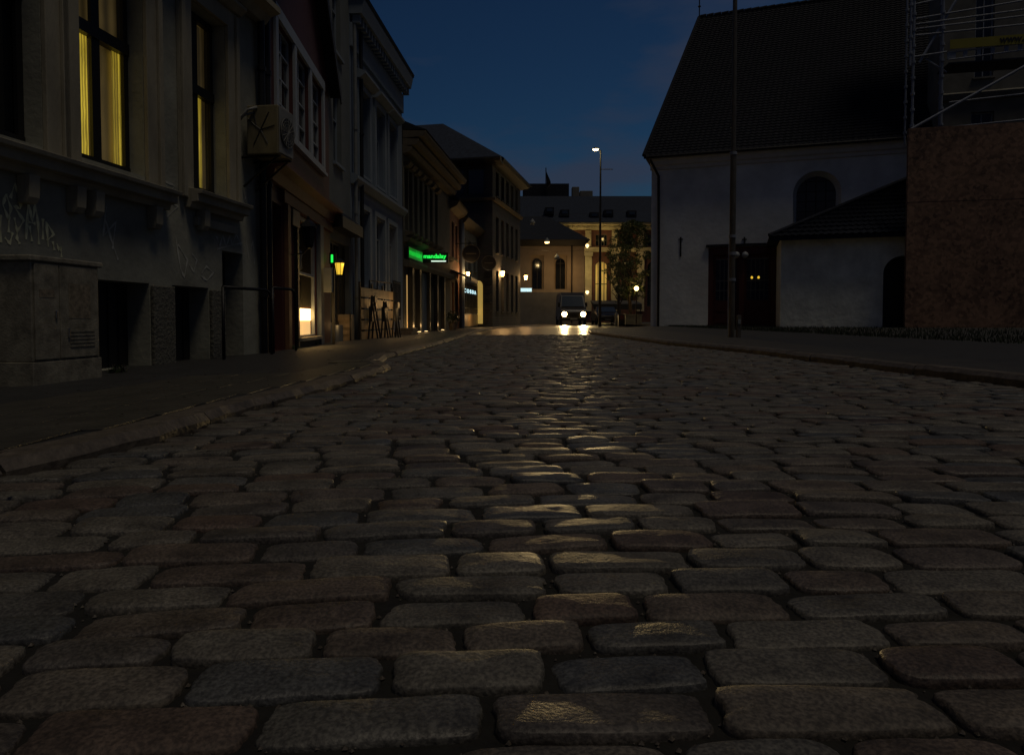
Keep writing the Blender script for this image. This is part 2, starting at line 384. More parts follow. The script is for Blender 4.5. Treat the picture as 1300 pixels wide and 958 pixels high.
def light(name, kind, loc, e, col, size=.1, **k):
    d = bpy.data.lights.new(name, kind); d.energy = e; d.color = col
    if kind != 'SUN': d.shadow_soft_size = size
    for a, b in k.items(): setattr(d, a, b)
    o = bpy.data.objects.new(name, d); C.objects.link(o); o.location = loc; return o
WARM = (1, .58, .22)

def spandrel(f, c, r, z_top, n=12, mat='white_plaster', par=None, dep=.5, r2=None):
    r2 = r2 or r
    zc = z_top-r; 
    for sg in (-1, 1):
        mb = MB(); prev = None
        arc = [(c+sg*r*math.sin(t), zc+r*math.cos(t)) for t in [math.pi/2*k/n for k in range(n+1)]]  # from crown to spring
        poly = arc+[(c+sg*r, z_top)]
        k = len(poly); mb.add([f.P(a, .0, z) for a, z in poly]+[f.P(a, -dep+.01, z) for a, z in poly], [])
        # triangulate fan from corner
        ci = k-1
        for i in range(k-2): mb.f.append((ci, i, i+1)); mb.f.append((k+ci, k+i+1, k+i)); mb.f.append((i, i+1, k+i+1, k+i))
        mb.build('arch_spandrel', mat, par)

# ================================================================ GROUND
LK = [(-1.72, -3), (-1.70, 0), (-1.64, 1.2), (-1.58, 2.11), (-1.50, 2.4), (-1.44, 2.77), (-1.42, 3.52), (-1.30, 4.51), (-1.17, 6.1), (-1.18, 6.6), (-1.42, 7.3), (-1.55, 8.45),
      (-1.42, 12), (-1.34, 17), (-1.30, 23.8), (-.95, 30), (-.45, 36.5), (.3, 40), (1.3, 45), (2.0, 49)]
RK = [(4.0, -3), (3.95, 0), (3.85, 3), (3.69, 4.93), (3.6, 5.94), (3.54, 7.22), (3.40, 9.85), (2.94, 12.75), (2.7, 17), (2.5, 21.7), (2.9, 26), (4.4, 30), (6.2, 34), (8.5, 42), (10, 60)]
def interp(P, y):
    if y <= P[0][1]: return P[0][0]
    for (x0, y0), (x1, y1) in zip(P, P[1:]):
        if y <= y1: return x0+(x1-x0)*(y-y0)/(y1-y0)
    return P[-1][0]

g = MB(); g.add([(-900, -60, -.35), (900, -60, -.35), (900, 1800, -.35), (-900, 1800, -.35)], [(0, 1, 2, 3)])
struct(g.build('ground', 'earth'))
# road bed under the setts
mb = MB(); ys = [-3+.5*i for i in range(51)]
for a, b in zip(ys, ys[1:]):
    mb.add([(interp(LK, a)-.05, a, -.012), (interp(RK, a)+.05, a, -.012), (interp(RK, b)+.05, b, -.012), (interp(LK, b)-.05, b, -.012)], [(0, 1, 2, 3)])
struct(mb.build('road_bed', 'joint'))
# asphalt beyond
YC = 20.2
mb = MB(); ys = [YC+.5*i for i in range(100)]
def xr(y): return interp(RK, y) if y < 33 else 60
def xl(y): return interp(LK, y) if y < 46 else -60
for a, b in zip(ys, ys[1:]):
    n = 24
    for k in range(n):
        def q(u, y): return (xl(y)+(xr(y)-xl(y))*u, y, .002+.012*math.sin(y*.9+u*3)*math.sin(u*7+y*.3) if y < 60 else 0)
        mb.add([q(k/n, a), q((k+1)/n, a), q((k+1)/n, b), q(k/n, b)], [(0, 1, 2, 3)])
mb.add([(-300, 69.5, -.01), (300, 69.5, -.01), (300, 400, -.01), (-300, 400, -.01)], [(0, 1, 2, 3)])
struct(mb.build('road', 'asphalt_wet', smooth=True))

# setts: real stones
V = []; Fc = []; nv = 0
y = .30
def rowy(x, y0): 
    f = min(1, 14/(y0+8)); return y0-.045*f*(x-.8)**2+.012*math.sin(x*1.7+y0*3.1)
j = 0; nextp = .115
while y < 20.9:
    pitch = nextp; nextp = random.choice([.102, .112, .120, .127, .110])*(1 if y < 8 else 1.1)
    # row may bow, so find x limits near its ends
    xa, xb = -1.8, 4.0
    for _ in range(3): xa = interp(LK, rowy(xa, y))+.05; xb = interp(RK, rowy(xb, y))-.03
    x = xa-random.random()*.12
    K, rings = (48, 8) if y < 2.2 else ((24, 5) if y < 5 else ((14, 3) if y < 10 else (10, 2)))
    while x < xb:
        w = random.uniform(.185, .30); 
        if x+w > xb: w = max(.08, xb-x)
        if x+w > xb-.07: w = xb-x
        cx = x+w/2; gap = random.uniform(.011, .022)
        hw = w/2-gap/2; hd = pitch/2-random.uniform(.0055, .0095)
        cy = rowy(cx, y)+random.uniform(-.003, .003)
        x += w
        if cx < interp(LK, cy)+.03 or cx > interp(RK, cy)-.03 or hw < .03: continue
        # only what a nearby viewer can see
        if y < 3 and abs(cx) > 1.1*y+.9: 
            if abs(cx) > 1.6*y+1.5: K2, r2 = 12, 2
            else: K2, r2 = K, rings
        else: K2, r2 = K, rings
        slope = -.09*min(1, 14/(y+8))*(cx-.8)+random.uniform(-.025, .025)
        th = math.atan(slope); ct, st = math.cos(th), math.sin(th)
        ex = random.uniform(4.2, 9.0); top = random.uniform(-.004, .006); dome = random.uniform(.006, .010)
        tx, ty = random.uniform(-.03, .03), random.uniform(-.07, .06)
        ph = [random.uniform(0, 6.28) for _ in range(6)]; am = random.uniform(.008, .028)
        ang = np.linspace(0, 2*np.pi, K2, endpoint=False)+random.random()*.2
        c, s_ = np.cos(ang), np.sin(ang)
        rad = (np.abs(c)**ex+np.abs(s_)**ex)**(-1/ex)
        rad = rad*(1+am*np.sin(2*ang+ph[0])+am*.8*np.sin(3*ang+ph[1])+am*.5*np.sin(5*ang+ph[2])+.010*np.sin(9*ang+ph[3])+.008*np.sin(13*ang+ph[4])+.006*np.sin(21*ang+ph[5]))
        taper = 1+random.uniform(-.06, .06)*c
        px_, py_ = rad*c*hw, rad*s_*hd*taper
        px_ = px_*(1+random.uniform(-.05, .05)*s_)
        prof = [(1.02, -.045), (1.0, -.012)]
        edge = random.uniform(.5, 1.0)
        for r_ in (1-np.linspace(0, 1, r2+1)**1.7)[:-1]*.985:
            prof.append((r_, None))
        verts = []
        for r_, h in prof:
            X = px_*r_; Yv = py_*r_
            if h is None:
                Z = top+dome*(1-(r_**(6+edge*5)))*.7+dome*.3*(1-r_**2)*1.0-.004
                Z = Z+tx*X+ty*Yv+.0008*np.sin(X*31+ph[4])*np.sin(Yv*43+ph[5])
            else: Z = np.full(K2, h+ (0 if h < -.04 else top*.6))
            verts.append(np.stack([cx+X*ct-Yv*st, cy+X*st+Yv*ct, Z], 1))
        V.append(np.concatenate(verts)); V.append(np.array([[cx, cy, top+dome-.004]]))
        m_ = len(prof)
        for i in range(m_-1):
            for k in range(K2):
                k1 = (k+1) % K2; Fc.append((nv+i*K2+k, nv+i*K2+k1, nv+(i+1)*K2+k1, nv+(i+1)*K2+k))
        for k in range(K2): Fc.append((nv+(m_-1)*K2+k, nv+(m_-1)*K2+(k+1) % K2, nv+m_*K2))
        nv += m_*K2+1
    y += (pitch+nextp)/2; j += 1
me = bpy.data.meshes.new('cobbled_road'); me.from_pydata(np.concatenate(V).tolist(), [], Fc); me.materials.append(M['sett'])
for p in me.polygons: p.use_smooth = True
o = bpy.data.objects.new('cobbled_road', me); C.objects.link(o); struct(o)

# kerbs: separate granite blocks along each edge
def kerb(P, side, zt, width, name, ymax):
    mb = MB(); pts = []; L = 0
    for (x0, y0), (x1, y1) in zip(P, P[1:]):
        n = max(1, int((y1-y0)/.15))
        for k in range(n): pts.append(Vector((x0+(x1-x0)*k/n, y0+(y1-y0)*k/n, 0)))
    pts = [p for p in pts if p.y < ymax]; i = 0
    while i < len(pts)-2:
        st = random.choice([4, 5, 6, 7]); seg = pts[i:i+st+1]; 
        if len(seg) < 2: break
        jj = random.uniform(-.005, .005); zz = zt+random.uniform(-.004, .004)
        rows = []
        for k, p in enumerate(seg):
            t = (pts[min(i+k+1, len(pts)-1)]-pts[max(0, i+k-1)]).normalized(); nn = Vector((t.y, -t.x, 0))*side
            q = p.copy()
            if k == 0: q = p+t*.006
            if k == len(seg)-1: q = p-t*.006
            w1 = .004*math.sin(p.y*23)+.003*math.sin(p.y*51+2); z1 = zz+.005*math.sin(p.y*17+1)
            rows.append([q-nn*(.0+w1+jj)+Vector((0, 0, -.2)), q-nn*(.004+w1+jj)+Vector((0, 0, z1-.035)), q-nn*(-.028+w1+jj)+Vector((0, 0, z1)), q+nn*width+Vector((0, 0, zz+.002)), q+nn*width+Vector((0, 0, -.2))])
        o = len(mb.v)
        for r_ in rows: mb.v += [tuple(v) for v in r_]
        for k in range(len(rows)-1):
            for m_ in range(4): mb.f.append((o+k*5+m_, o+k*5+m_+1, o+(k+1)*5+m_+1, o+(k+1)*5+m_))
        mb.f.append(tuple(o+m_ for m_ in range(5))); mb.f.append(tuple(o+(len(rows)-1)*5+m_ for m_ in range(5))[::-1])
        i += st
    return struct(mb.build(name, 'kerb'))
kerb(LK, -1, .058, .15, 'kerb', 49)
kerb(RK, 1, .085, .16, 'kerb', 33)

# left pavement, falling to the house fronts
def sheet(xa, xb, za, zb, y0, y1, dy, mat, name, nx=10, bumpy=.004):
    mb = MB(); Y = []; y = y0
    while y < y1: Y.append(y); y += dy
    Y.append(y1); n = nx
    for y in Y:
        for k in range(n+1):
            u = k/n; x = xa(y)+(xb(y)-xa(y))*u
            mb.v.append((x, y, za+(zb-za)*u+bumpy*math.sin(x*3.1+y*2.3)*math.sin(y*1.3)))
    for i in range(len(Y)-1):
        for k in range(n): mb.f.append((i*(n+1)+k, i*(n+1)+k+1, (i+1)*(n+1)+k+1, (i+1)*(n+1)+k))
    return struct(mb.build(name, mat, smooth=True))
sheet(lambda y: -9, lambda y: interp(LK, y)-.14, -.16, .056, -3, 49, .3, 'asphalt', 'pavement', nx=26)
# slab strip along near kerb
mb = MB()
for i in range(16):
    y0 = .6+i*.42
    for k in range(3):
        x1 = interp(LK, y0)-.17-k*.42; 
        if i > 11 and k > 0: continue
        dz = lambda x: .056-(-.19+interp(LK, y0)-x)/(9-.19+interp(LK, y0))*.216
        mb.hexa([(x1-.41, y0, dz(x1-.41)-.02), (x1-.006, y0, dz(x1)-.02), (x1-.006, y0+.41, dz(x1)-.02), (x1-.41, y0+.41, dz(x1-.41)-.02),
                 (x1-.41, y0, dz(x1-.41)+.006), (x1-.006, y0, dz(x1)+.006), (x1-.006, y0+.41, dz(x1)+.006), (x1-.41, y0+.41, dz(x1-.41)+.006)])
struct(mb.build('pavement_slabs', 'slab', bevel=.004))
# right pavement and lawn
sheet(lambda y: interp(RK, y)+.15, lambda y: 6.9 if y < 20 else max(6.9, interp(RK, y)+.5), .083, .15, -3, 36, .3, 'asphalt', 'pavement', nx=14)
sheet(lambda y: 6.9, lambda y: 45, .15, .26, -3, 60, .6, 'earth', 'lawn_soil', nx=30)
# grass blades
mb = MB()
for i in range(9000):
    x = 6.95+abs(random.gauss(0, 1))*4.2; yy = random.uniform(6, 31)
    if random.random() < .25: x = 6.9+random.random()*.5
    if x < 6.9: continue
    z = .15+(x-6.9)/38.1*.11; h = random.uniform(.04, .10); a = random.random()*3.14; w = .012
    dx, dy = math.cos(a)*w, math.sin(a)*w
    mb.add([(x-dx, yy-dy, z-.01), (x+dx, yy+dy, z-.01), (x+random.uniform(-.03, .03), yy+random.uniform(-.03, .03), z+h)], [(0, 1, 2)])
gr = mb.build('grass', 'grass', recalc=False); gr['kind'] = 'stuff'

# ================================================================ LEFT SIDE
ZB = -.25
# ---- house 1: grey rendered town house
f1 = F(-4.04-.127*3.69, 3.0, .127, 1); S1 = lambda px, py=300: f1.S(px, py)
b1 = thing('town_house', 'dark grey rendered house nearest on the left, graffiti on its wall', 'building', f1.P(0, 0, 0))
sA = S1(124, 400); sB = S1(190, 400); sC = S1(219, 400); sD = S1(265, 400); sE = S1(283, 400); sF = S1(309, 400); sEnd = S1(331)
w0 = (S1(6, 100)-.9, S1(52, 100)); w1 = (S1(97, 130), S1(182, 130)); w2 = (S1(240, 130), S1(286, 130))
holes = [(w0[0], w0[1], 2.0, 4.3), (w1[0], w1[1], 2.02, 4.3), (w2[0], w2[1], 2.06, 4.3),
         (sA, sB, -.02, .88), (sC, sD, -.02, .88), (sE, sF, -.02, 1.38)]
f1.wall(0, sEnd, ZB, 9.5, holes, 7, dep=.34).build('wall', 'dark_plaster', b1)
# plinth piers of rough stone between the cellar openings
for a, b in ((sB+.01, sC-.01), (sD+.01, sE-.01)):
    f1.box(MB(), a, b, .003, .05, ZB, .86).build('pier', 'plinth', b1, bevel=.012)
for (a, b, z0, z1) in holes[3:]:
    dr = MB(); f1.box(dr, a+.005, b-.005, -.30, -.26, z0, z1-.005)
    for k in range(1, 5): f1.box(dr, a+(b-a)*k/5-.004, a+(b-a)*k/5+.004, -.26, -.245, z0, z1-.01)
    dd = dr.build('cellar_door', 'black_wood', b1)
# windows: deep timber casements
def big_window(a0, a1, z0, z1, lit):
    tr = 3.36; m = (a0+a1)/2; mb = MB(); nf = -.17; fw = .07
    for (p, q) in ((a0, a0+fw), (a1-fw, a1), (m-.06, m+.06)): f1.box(mb, p+.003, q-.003, nf-.035, nf, z0+.003, z1-.003)
    f1.box(mb, a0+.004, a1-.004, nf-.075, nf+.02, tr-.06, tr+.06); f1.box(mb, a0+.005, a1-.005, nf-.06, nf+.01, z0+.004, z0+.09); f1.box(mb, a0+.005, a1-.005, nf-.06, nf+.01, z1-.08, z1-.005)
    w = mb.build('window', 'black_wood', b1)
    if lit: w['label'] = lit
    return w
wA = big_window(*w0, 2.0, 4.3, None); f1.box(MB(), w0[0]+.04, w0[1]-.04, -.25, -.235, 2.05, 4.25).build('pane', 'glass', wA)
wB = big_window(*w1, 2.02, 4.3, 'casement window lit yellow behind parted curtains')
a0, a1 = w1; m = (a0+a1)/2
def strip(w, a, b, z0, z1, mat, n=-.225): f1.box(MB(), a, b, n-.004, n, z0, z1).build('curtain', mat, w)
f1.box(MB(), a0+.04, a1-.04, -.285, -.265, 2.06, 4.26).build('pane', 'win_dim', wB)
strip(wB, a0-.02, m-.09, 2.11, 3.30, 'win_bright'); strip(wB, m-.088, m-.06, 2.11, 3.30, 'win_bright', -.22)
strip(wB, m+.30, m+.39, 2.11, 3.3, 'win_yellow'); strip(wB, m+.392, m+.42, 2.11, 3.3, 'win_bright', -.22)
wC = big_window(*w2, 2.06, 4.3, 'casement window with a bright yellow curtain behind it')
a0, a1 = w2; m = (a0+a1)/2
f1.box(MB(), a0+.04, a1-.04, -.285, -.265, 2.1, 4.26).build('pane', 'win_dim', wC)
strip(wC, m-.0, m+.22, 2.15, 3.3, 'win_yellow'); strip(wC, m+.10, m+.17, 2.15, 3.3, 'win_bright', -.22); strip(wC, a0+.07, a0+.12, 2.15, 3.3, 'win_yellow')
strip(wC, m+.06, m+.22, 3.42, 4.2, 'win_dim')
# moulded surrounds
for i, (p, q, zt) in enumerate(((w0[0], w0[1], 4.3), (w1[0], w1[1], 4.3), (w2[0], w2[1], 4.3))):
    mb = MB()
    for s0, s1 in ((p-.24, p-.003), (q+.003, q+.24)):
        f1.box(mb, s0, s1, 0.002, .05, 1.92, zt+.22); f1.box(mb, s0+(.0 if s0 < p-.1 else .16), s0+(.07 if s0 < p-.1 else .232), .05, .085, 1.92, zt+.18)
    f1.box(mb, p-.003, q+.003, .002, .05, zt+.003, zt+.22)
    f1.prism(mb, p-.28, q+.28, [(0.004, zt+.221), (.09, zt+.221), (.17, zt+.29), (.17, zt+.33), (0.004, zt+.36)])
    mb.build('window_surround', 'trim_dark', b1, bevel=.006)
def ledge(a, b, z, cor):
    mb = MB(); f1.prism(mb, a, b, [(0.003, z-.19), (.07, z-.19), (.09, z-.13), (.17, z-.12), (.17, z-.035), (.22, z-.03), (.23, z+.01), (0.003, z+.05)])
    mb.build('ledge', 'trim_dark', b1, bevel=.005)
    for c in cor: f1.prism(MB(), c-.055, c+.055, [(0.003, z-.43), (.09, z-.43), (.12, z-.38), (.13, z-.192), (0.003, z-.192)]).build('bracket', 'trim_dark', b1, bevel=.006)
ledge(w0[0]-.3, S1(208, 235), 1.90, [S1(28, 255), S1(89, 250), S1(113, 255), S1(190, 265)])
ledge(w2[0]-.12, w2[1]+.28, 2.0, [S1(252, 280)])
f1.box(MB(), w2[0]+.05, w2[1]+.16, .003, .06, 1.62, 1.72).build('ledge', 'trim_dark', b1)
f1.prism(MB(), 0, sEnd, [(0.003, 4.68), (.12, 4.68), (.20, 4.78), (.34, 4.82), (.34, 4.90), (0.003, 4.98)]).build('cornice', 'trim_dark', b1)
# graffiti ribbons
def ribbon(mb, pts, w=.02, n=.004):
    q = [f1.hit(x, y, n) for x, y in pts]; dens = []
    for (a, b), (c, d) in zip(q, q[1:]):
        for k in range(4): dens.append((a+(c-a)*k/4, b+(d-b)*k/4))
    dens.append(q[-1]); o = len(mb.v)
    for i, (a, z) in enumerate(dens):
        p0 = dens[max(0, i-1)]; p1 = dens[min(len(dens)-1, i+1)]; t = (p1[0]-p0[0], p1[1]-p0[1]); l = math.hypot(*t) or 1
        ww = w*(.6+.4*math.sin(i*1.3+len(pts))); nx, nz = -t[1]/l*ww/2, t[0]/l*ww/2
        mb.v += [tuple(f1.P(a+nx, n, z+nz)), tuple(f1.P(a-nx, n, z-nz))]
    for i in range(len(dens)-1): mb.f.append((o+2*i, o+2*i+1, o+2*i+3, o+2*i+2))
G = [[(60, 210), (30, 320), (90, 470), (112, 350), (60, 210)], [(90, 440), (90, 600)], [(105, 250), (150, 110), (215, 290), (205, 360), (140, 330), (240, 480), (175, 590), (145, 450)],
     [(175, 590), (172, 660), (200, 715)], [(265, 670), (285, 280), (330, 500), (360, 300), (385, 500), (395, 720)], [(275, 490), (360, 510)], [(300, 530), (325, 690)],
     [(435, 460), (435, 670)], [(490, 745), (470, 490), (545, 620), (475, 680)], [(535, 690), (552, 780)], [(575, 710), (600, 780), (615, 750), (625, 850)], [(50, 650), (100, 712), (130, 600)], [(5, 420), (8, 700)]]
mb = MB()
for s in G: ribbon(mb, [(x/7.98, 220+y/7.98) for x, y in s], .034)
mb.build('graffiti', 'graffiti', b1, recalc=False)
mb = MB()
for s in ([(205, 228), (222, 236), (209, 252), (226, 262), (212, 275)], [(223, 300), (229, 340), (234, 352), (238, 330), (226, 310)], [(240, 335), (246, 345), (250, 330), (244, 322)],
          [(255, 350), (263, 356), (271, 346), (262, 338), (256, 347)], [(275, 300), (279, 312), (283, 298), (287, 313), (292, 299), (295, 312), (300, 297), (306, 311)], [(276, 316), (308, 308)],
          [(128, 258), (140, 300), (150, 330)], [(135, 262), (131, 300), (147, 282), (143, 316)], [(300, 240), (306, 262), (312, 250)], [(232, 246), (238, 262), (241, 240)],
          [(312, 300), (316, 330), (321, 305), (323, 335)]):
    mb = MB(); ribbon(mb, s, .032); mb.build('graffiti', 'graffiti_grey', b1, recalc=False)

# drainpipes between house 1 and the red house
for k, (px, r) in enumerate(((327, .05), (334, .045))):
    s = S1(px) if k == 0 else S1(331)+.08
    mb = MB(); mb.tube([f1.P(s, .09, .0), f1.P(s, .09, 8.5)], r, 10)
    for z in (.8, 2.4, 4.0, 5.6): mb.tube([f1.P(s, .09, z), f1.P(s, .09, z+.06)], r+.015, 10)
    tag(mb.build('drainpipe', 'iron', None, smooth=False), ['thick black drainpipe at the edge of the grey graffiti house', 'thinner black drainpipe beside the red house corner'][k], 'drainpipe', 'drainpipes by the house corner')

# utility cabinet
fc = F(-3.56-.0, 4.98, .10, 1); fc.o = Vector((-3.60, 5.12, 0))
cb = thing('utility_cabinet', 'scuffed two-door utility cabinet with stickers on the left pavement', 'cabinet', fc.P(.35, -.2, -.06))
L_ = .72; D_ = .36
f_ = fc
f_.box(MB(), 0, L_, -D_, 0, .17, .93).build('body', 'cabinet', cb, bevel=.006)
f_.box(MB(), -.03, L_+.03, -D_-.03, .025, .93, .975).build('cap', 'cabinet', cb, bevel=.01)
f_.box(MB(), -.01, L_+.01, -D_, .012, -.12, .168).build('base', 'cabinet', cb, bevel=.006)
for a, b in ((.02, .26), (.268, L_-.03)):
    d = f_.box(MB(), a, b, .001, .016, .185, .915).build('door', 'cabinet', cb, bevel=.004)
    mb = MB(); f_.box(mb, a+.07 if a > .1 else b-.05, a+.09 if a > .1 else b-.035, .016, .03, .35 if a > .1 else .5, .42 if a > .1 else .56); mb.build('latch', 'chrome', d, bevel=.004)
    if a > .1:
        mb = MB()
        for k in range(5): f_.box(mb, a+.10, b-.05, .016, .022, .27+k*.03, .285+k*.03)
        mb.build('vent', 'cabinet', d)
        f_.box(MB(), a+.09, b-.09, .0165, .018, .50, .78).build('sticker', 'sticker', d)
    else:
        f_.box(MB(), a+.04, b-.05, .0165, .018, .66, .72).build('sticker', 'sticker', d)

# AC unit on bracket near the corner
acn = S1(314, 170); 
ac = thing('air_conditioner', 'grimy wall-mounted air conditioner with round fan and graffiti tag', 'air conditioner', f1.P(acn+.2, .3, 2.7))
nA, nB = .10, .55; zA, zB = 2.72, 3.38
pL = at(320, 170, 9.35)
sa = (pL-f1.o).dot(f1.d)
f1.box(MB(), sa, sa+.44, nA, nB, zA, zB).build('casing', 'ac', ac, bevel=.015)
f1.box(MB(), sa+.01, sa+.43, nB+.001, nB+.014, zA+.02, zB-.02).build('front_panel', 'ac_front', ac, bevel=.006)
c = f1.P(sa+.22, nB+.02, (zA+zB)/2)
def disc_on(f, c, r0, r1, t, n=28):
    mb = MB(); o = 0
    for k in range(n):
        th = 2*math.pi*k/n
        for r_ in (r0, r1):
            for tt in (0, t): mb.v.append(tuple(c+f.d*r_*math.cos(th)+Vector((0, 0, r_*math.sin(th)))+f.n*tt))
    for k in range(n):
        a, b = 4*k, 4*((k+1) % n)
        mb.f += [(a+1, b+1, b+3, a+3), (a, a+2, b+2, b), (a+2, a+3, b+3, b+2), (a, b, b+1, a+1)]
    return mb
fan = disc_on(f1, c, .0, .20, .008).build('fan', 'acwood', ac)
mb = MB()
for r_ in (.20, .16, .12, .08, .04): 
    q = disc_on(f1, c+f1.n*.012, r_-.008, r_, .008); mb.add(q.v, q.f)
for k in range(8):
    th = math.pi*k/8; e = f1.d*math.cos(th)*.20+Vector((0, 0, math.sin(th)*.20)); mb.tube([c-e+f1.n*.022, c+e+f1.n*.022], .004, 5)
mb.build('fan_guard', 'ac_front', fan)
mb = MB()
for (p, q) in (((.12, 3.2), (.3, 3.05)), ((.3, 3.05), (.5, 3.1)), ((.2, 2.85), (.3, 3.05)), ((.3, 3.05), (.4, 2.86)), ((.3, 3.05), (.42, 3.28)), ((.2, 3.3), (.24, 3.1))):
    mb.tube([f1.P(sa-.003, p[0], p[1]), f1.P(sa-.003, q[0], q[1])], .007, 5)
mb.build('graffiti', 'black_wood', ac)
mb = MB()
for s_ in (sa+.05, sa+.38): mb.tube([f1.P(s_, 0, zA-.02), f1.P(s_, nB, zA-.02)], .018, 6); mb.tube([f1.P(s_, .02, zA-.42), f1.P(s_, nB-.05, zA-.03)], .015, 6)
mb.build('bracket', 'iron', ac)
mb = MB(); mb.tube([f1.P(sa-.12, .02, 3.1), f1.P(sa-.08, .16, 3.3), f1.P(sa, .25, 3.35)], .02, 8); mb.tube([f1.P(sa-.3, .01, 2.9), f1.P(sa-.12, .05, 3.2), f1.P(sa, .2, 3.28)], .016, 8)
mb.build('hose', 'ac_front', ac, smooth=True)

# ---- house 2: red gabled timber shop
f2 = F(-3.55, 9.9, -.067, 1); S2 = lambda px, py=300: f2.S(px, py)
b2 = thing('red_timber_house', 'dark red boarded gabled house with white windows over a shop', 'building', f2.P(0, 0, 0))
e2 = S2(418, 200); apex = e2*.44
sh = (S2(376, 350), S2(401, 350)); dr = (S2(343.5, 350), S2(358, 350)); wr = (S2(351, 120), S2(408, 160))
hs = [(sh[0], sh[1], .17, 2.3), (dr[0], dr[1], 0, 2.25)]
ww = (wr[1]-wr[0]-.3)/3
for k in range(3): hs.append((wr[0]+k*(ww+.15), wr[0]+k*(ww+.15)+ww, 3.5, 5.06))
mb = f2.wall(0, e2, ZB, 5.3, hs, 6, dep=.3)
mb.add([f2.P(0, 0, 5.3), f2.P(e2, 0, 5.3), f2.P(apex, 0, 5.3+(e2-apex)*1.05), f2.P(0, -6, 5.3), f2.P(e2, -6, 5.3), f2.P(apex, -6, 5.3+(e2-apex)*1.05)], [(0, 1, 2), (3, 5, 4)])
mb.build('wall', 'red_wood', b2)
za = 5.3+(e2-apex)*1.05
for s0, s1, z0, z1 in ((e2+.12, apex, 5.17, za), (-.12, apex, 5.3+(za-5.3)*.0-.1, za)):
    mb = MB(); mb.hexa([f2.P(s0, -6, z0), f2.P(s1, -6, z1), f2.P(s1, .22, z1), f2.P(s0, .22, z0), f2.P(s0, -6, z0+.12), f2.P(s1, -6, z1+.12), f2.P(s1, .22, z1+.12), f2.P(s0, .22, z0+.12)])
    mb.build('roof', 'slate', b2)
    mb = MB(); mb.hexa([f2.P(s0, .221, z0-.13), f2.P(s1, .221, z1-.13), f2.P(s1, .25, z1-.13), f2.P(s0, .25, z0-.13), f2.P(s0, .221, z0+.12), f2.P(s1, .221, z1+.12), f2.P(s1, .25, z1+.12), f2.P(s0, .25, z0+.12)])
    mb.build('bargeboard', 'dark_green', b2)
for h in hs[2:]: f2.window(*h, b2, nf=-.06, cols=2, rows=(3.9, 4.3, 4.7), fw=.055, mw=.03, fm='white_wood')
mb = MB(); x0, x1 = wr
f2.box(mb, x0-.16, x1+.16, .002, .05, 5.063, 5.25); f2.box(mb, x0-.16, x1+.16, .002, .09, 3.36, 3.425)
for k in range(4): 
    c = x0-.15 if k == 0 else x0+k*(ww+.15)-.15
    f2.box(mb, c+.005, c+.145, .002, .045, 3.43, 5.06)
mb.build('window_surround', 'white_wood', b2)
mb = MB(); f2.prism(mb, 0, e2, [(.003, 2.50), (.10, 2.50), (.14, 2.66), (.28, 2.72), (.28, 2.78), (.003, 2.84)]); mb.build('cornice', 'red_wood', b2)
f2.box(MB(), S2(356, 280), e2-.02, .003, .07, 2.31, 2.49).build('fascia', 'red_wood', b2)
# shopfront
p_ = f2.box(MB(), S2(361, 350), S2(364.5, 350), .003, .07, 0, 2.3).build('pilaster', 'orange_trim', b2)
f2.box(MB(), sh[1]+.04, sh[1]+.32, .003, .09, ZB, 2.3).build('pilaster', 'shopblue', b2)
f2.box(MB(), sh[0]-.12, sh[0]-.02, .003, .06, ZB, 2.3).build('pilaster', 'black_wood', b2)
f2.box(MB(), S2(366, 270), sh[0]-.02, .062, .08, 2.02, 2.28).build('notice_board', 'planter', b2)
fr = MB()
for a, b, z0, z1 in ((sh[0]+.003, sh[0]+.05, .173, 2.297), (sh[1]-.06, sh[1]-.003, .173, 2.297), (sh[0]+.05, sh[1]-.06, .173, .20), (sh[0]+.05, sh[1]-.06, 1.28, 1.32), (sh[0]+.05, sh[1]-.06, 2.23, 2.297)):
    f2.box(fr, a, b, -.08, -.02, z0, z1)
sw = fr.build('shop_window', 'white_wood', b2)
f2.box(MB(), sh[0]+.02, sh[1]-.02, -.285, -.27, .30, 2.28).build('backdrop', 'dark_green', sw)
f2.box(MB(), sh[0]+.03, sh[1]-.06, -.13, -.10, .20, .46).build('display_counter', 'shop_mid', sw)
f2.box(MB(), sh[0]+.03, sh[1]-.06, -.13, -.09, .46, .68).build('light_strip', 'shop_bright', sw)
f2.box(MB(), sh[0]-.05, sh[1]+.02, .003, .12, .11, .165).build('sill', 'trim_dark', b2)
f2.box(MB(), sh[1]-.05, sh[1]-.004, -.28, -.085, .72, 2.29).build('reveal_lining', 'dark_green', sw)
f2.box(MB(), sh[0]-.02, sh[1]+.04, .003, .05, ZB, .105).build('plinth', 'plinth', b2)
mb = MB(); 
for k, (a, z, h) in enumerate(((.35, 1.35, .45), (.62, 1.38, .55), (.85, 1.36, .4), (.5, .75, .5))):
    mb.lathe(f2.P(sh[0]+a, -.16, z), [(.02, 0), (.07, .05), (.05, h*.5), (.08, h*.8), (.02, h)], 10)
mb.build('ornaments', 'amber_tile', sw, smooth=True)
f2.box(MB(), dr[0]+.01, dr[1]-.01, -.29, -.25, .0, 2.24).build('door', 'black_wood', b2)
light('shop_lamp', 'POINT', f2.P((sh[0]+sh[1])/2, .25, .55), 1.4, WARM, .12)
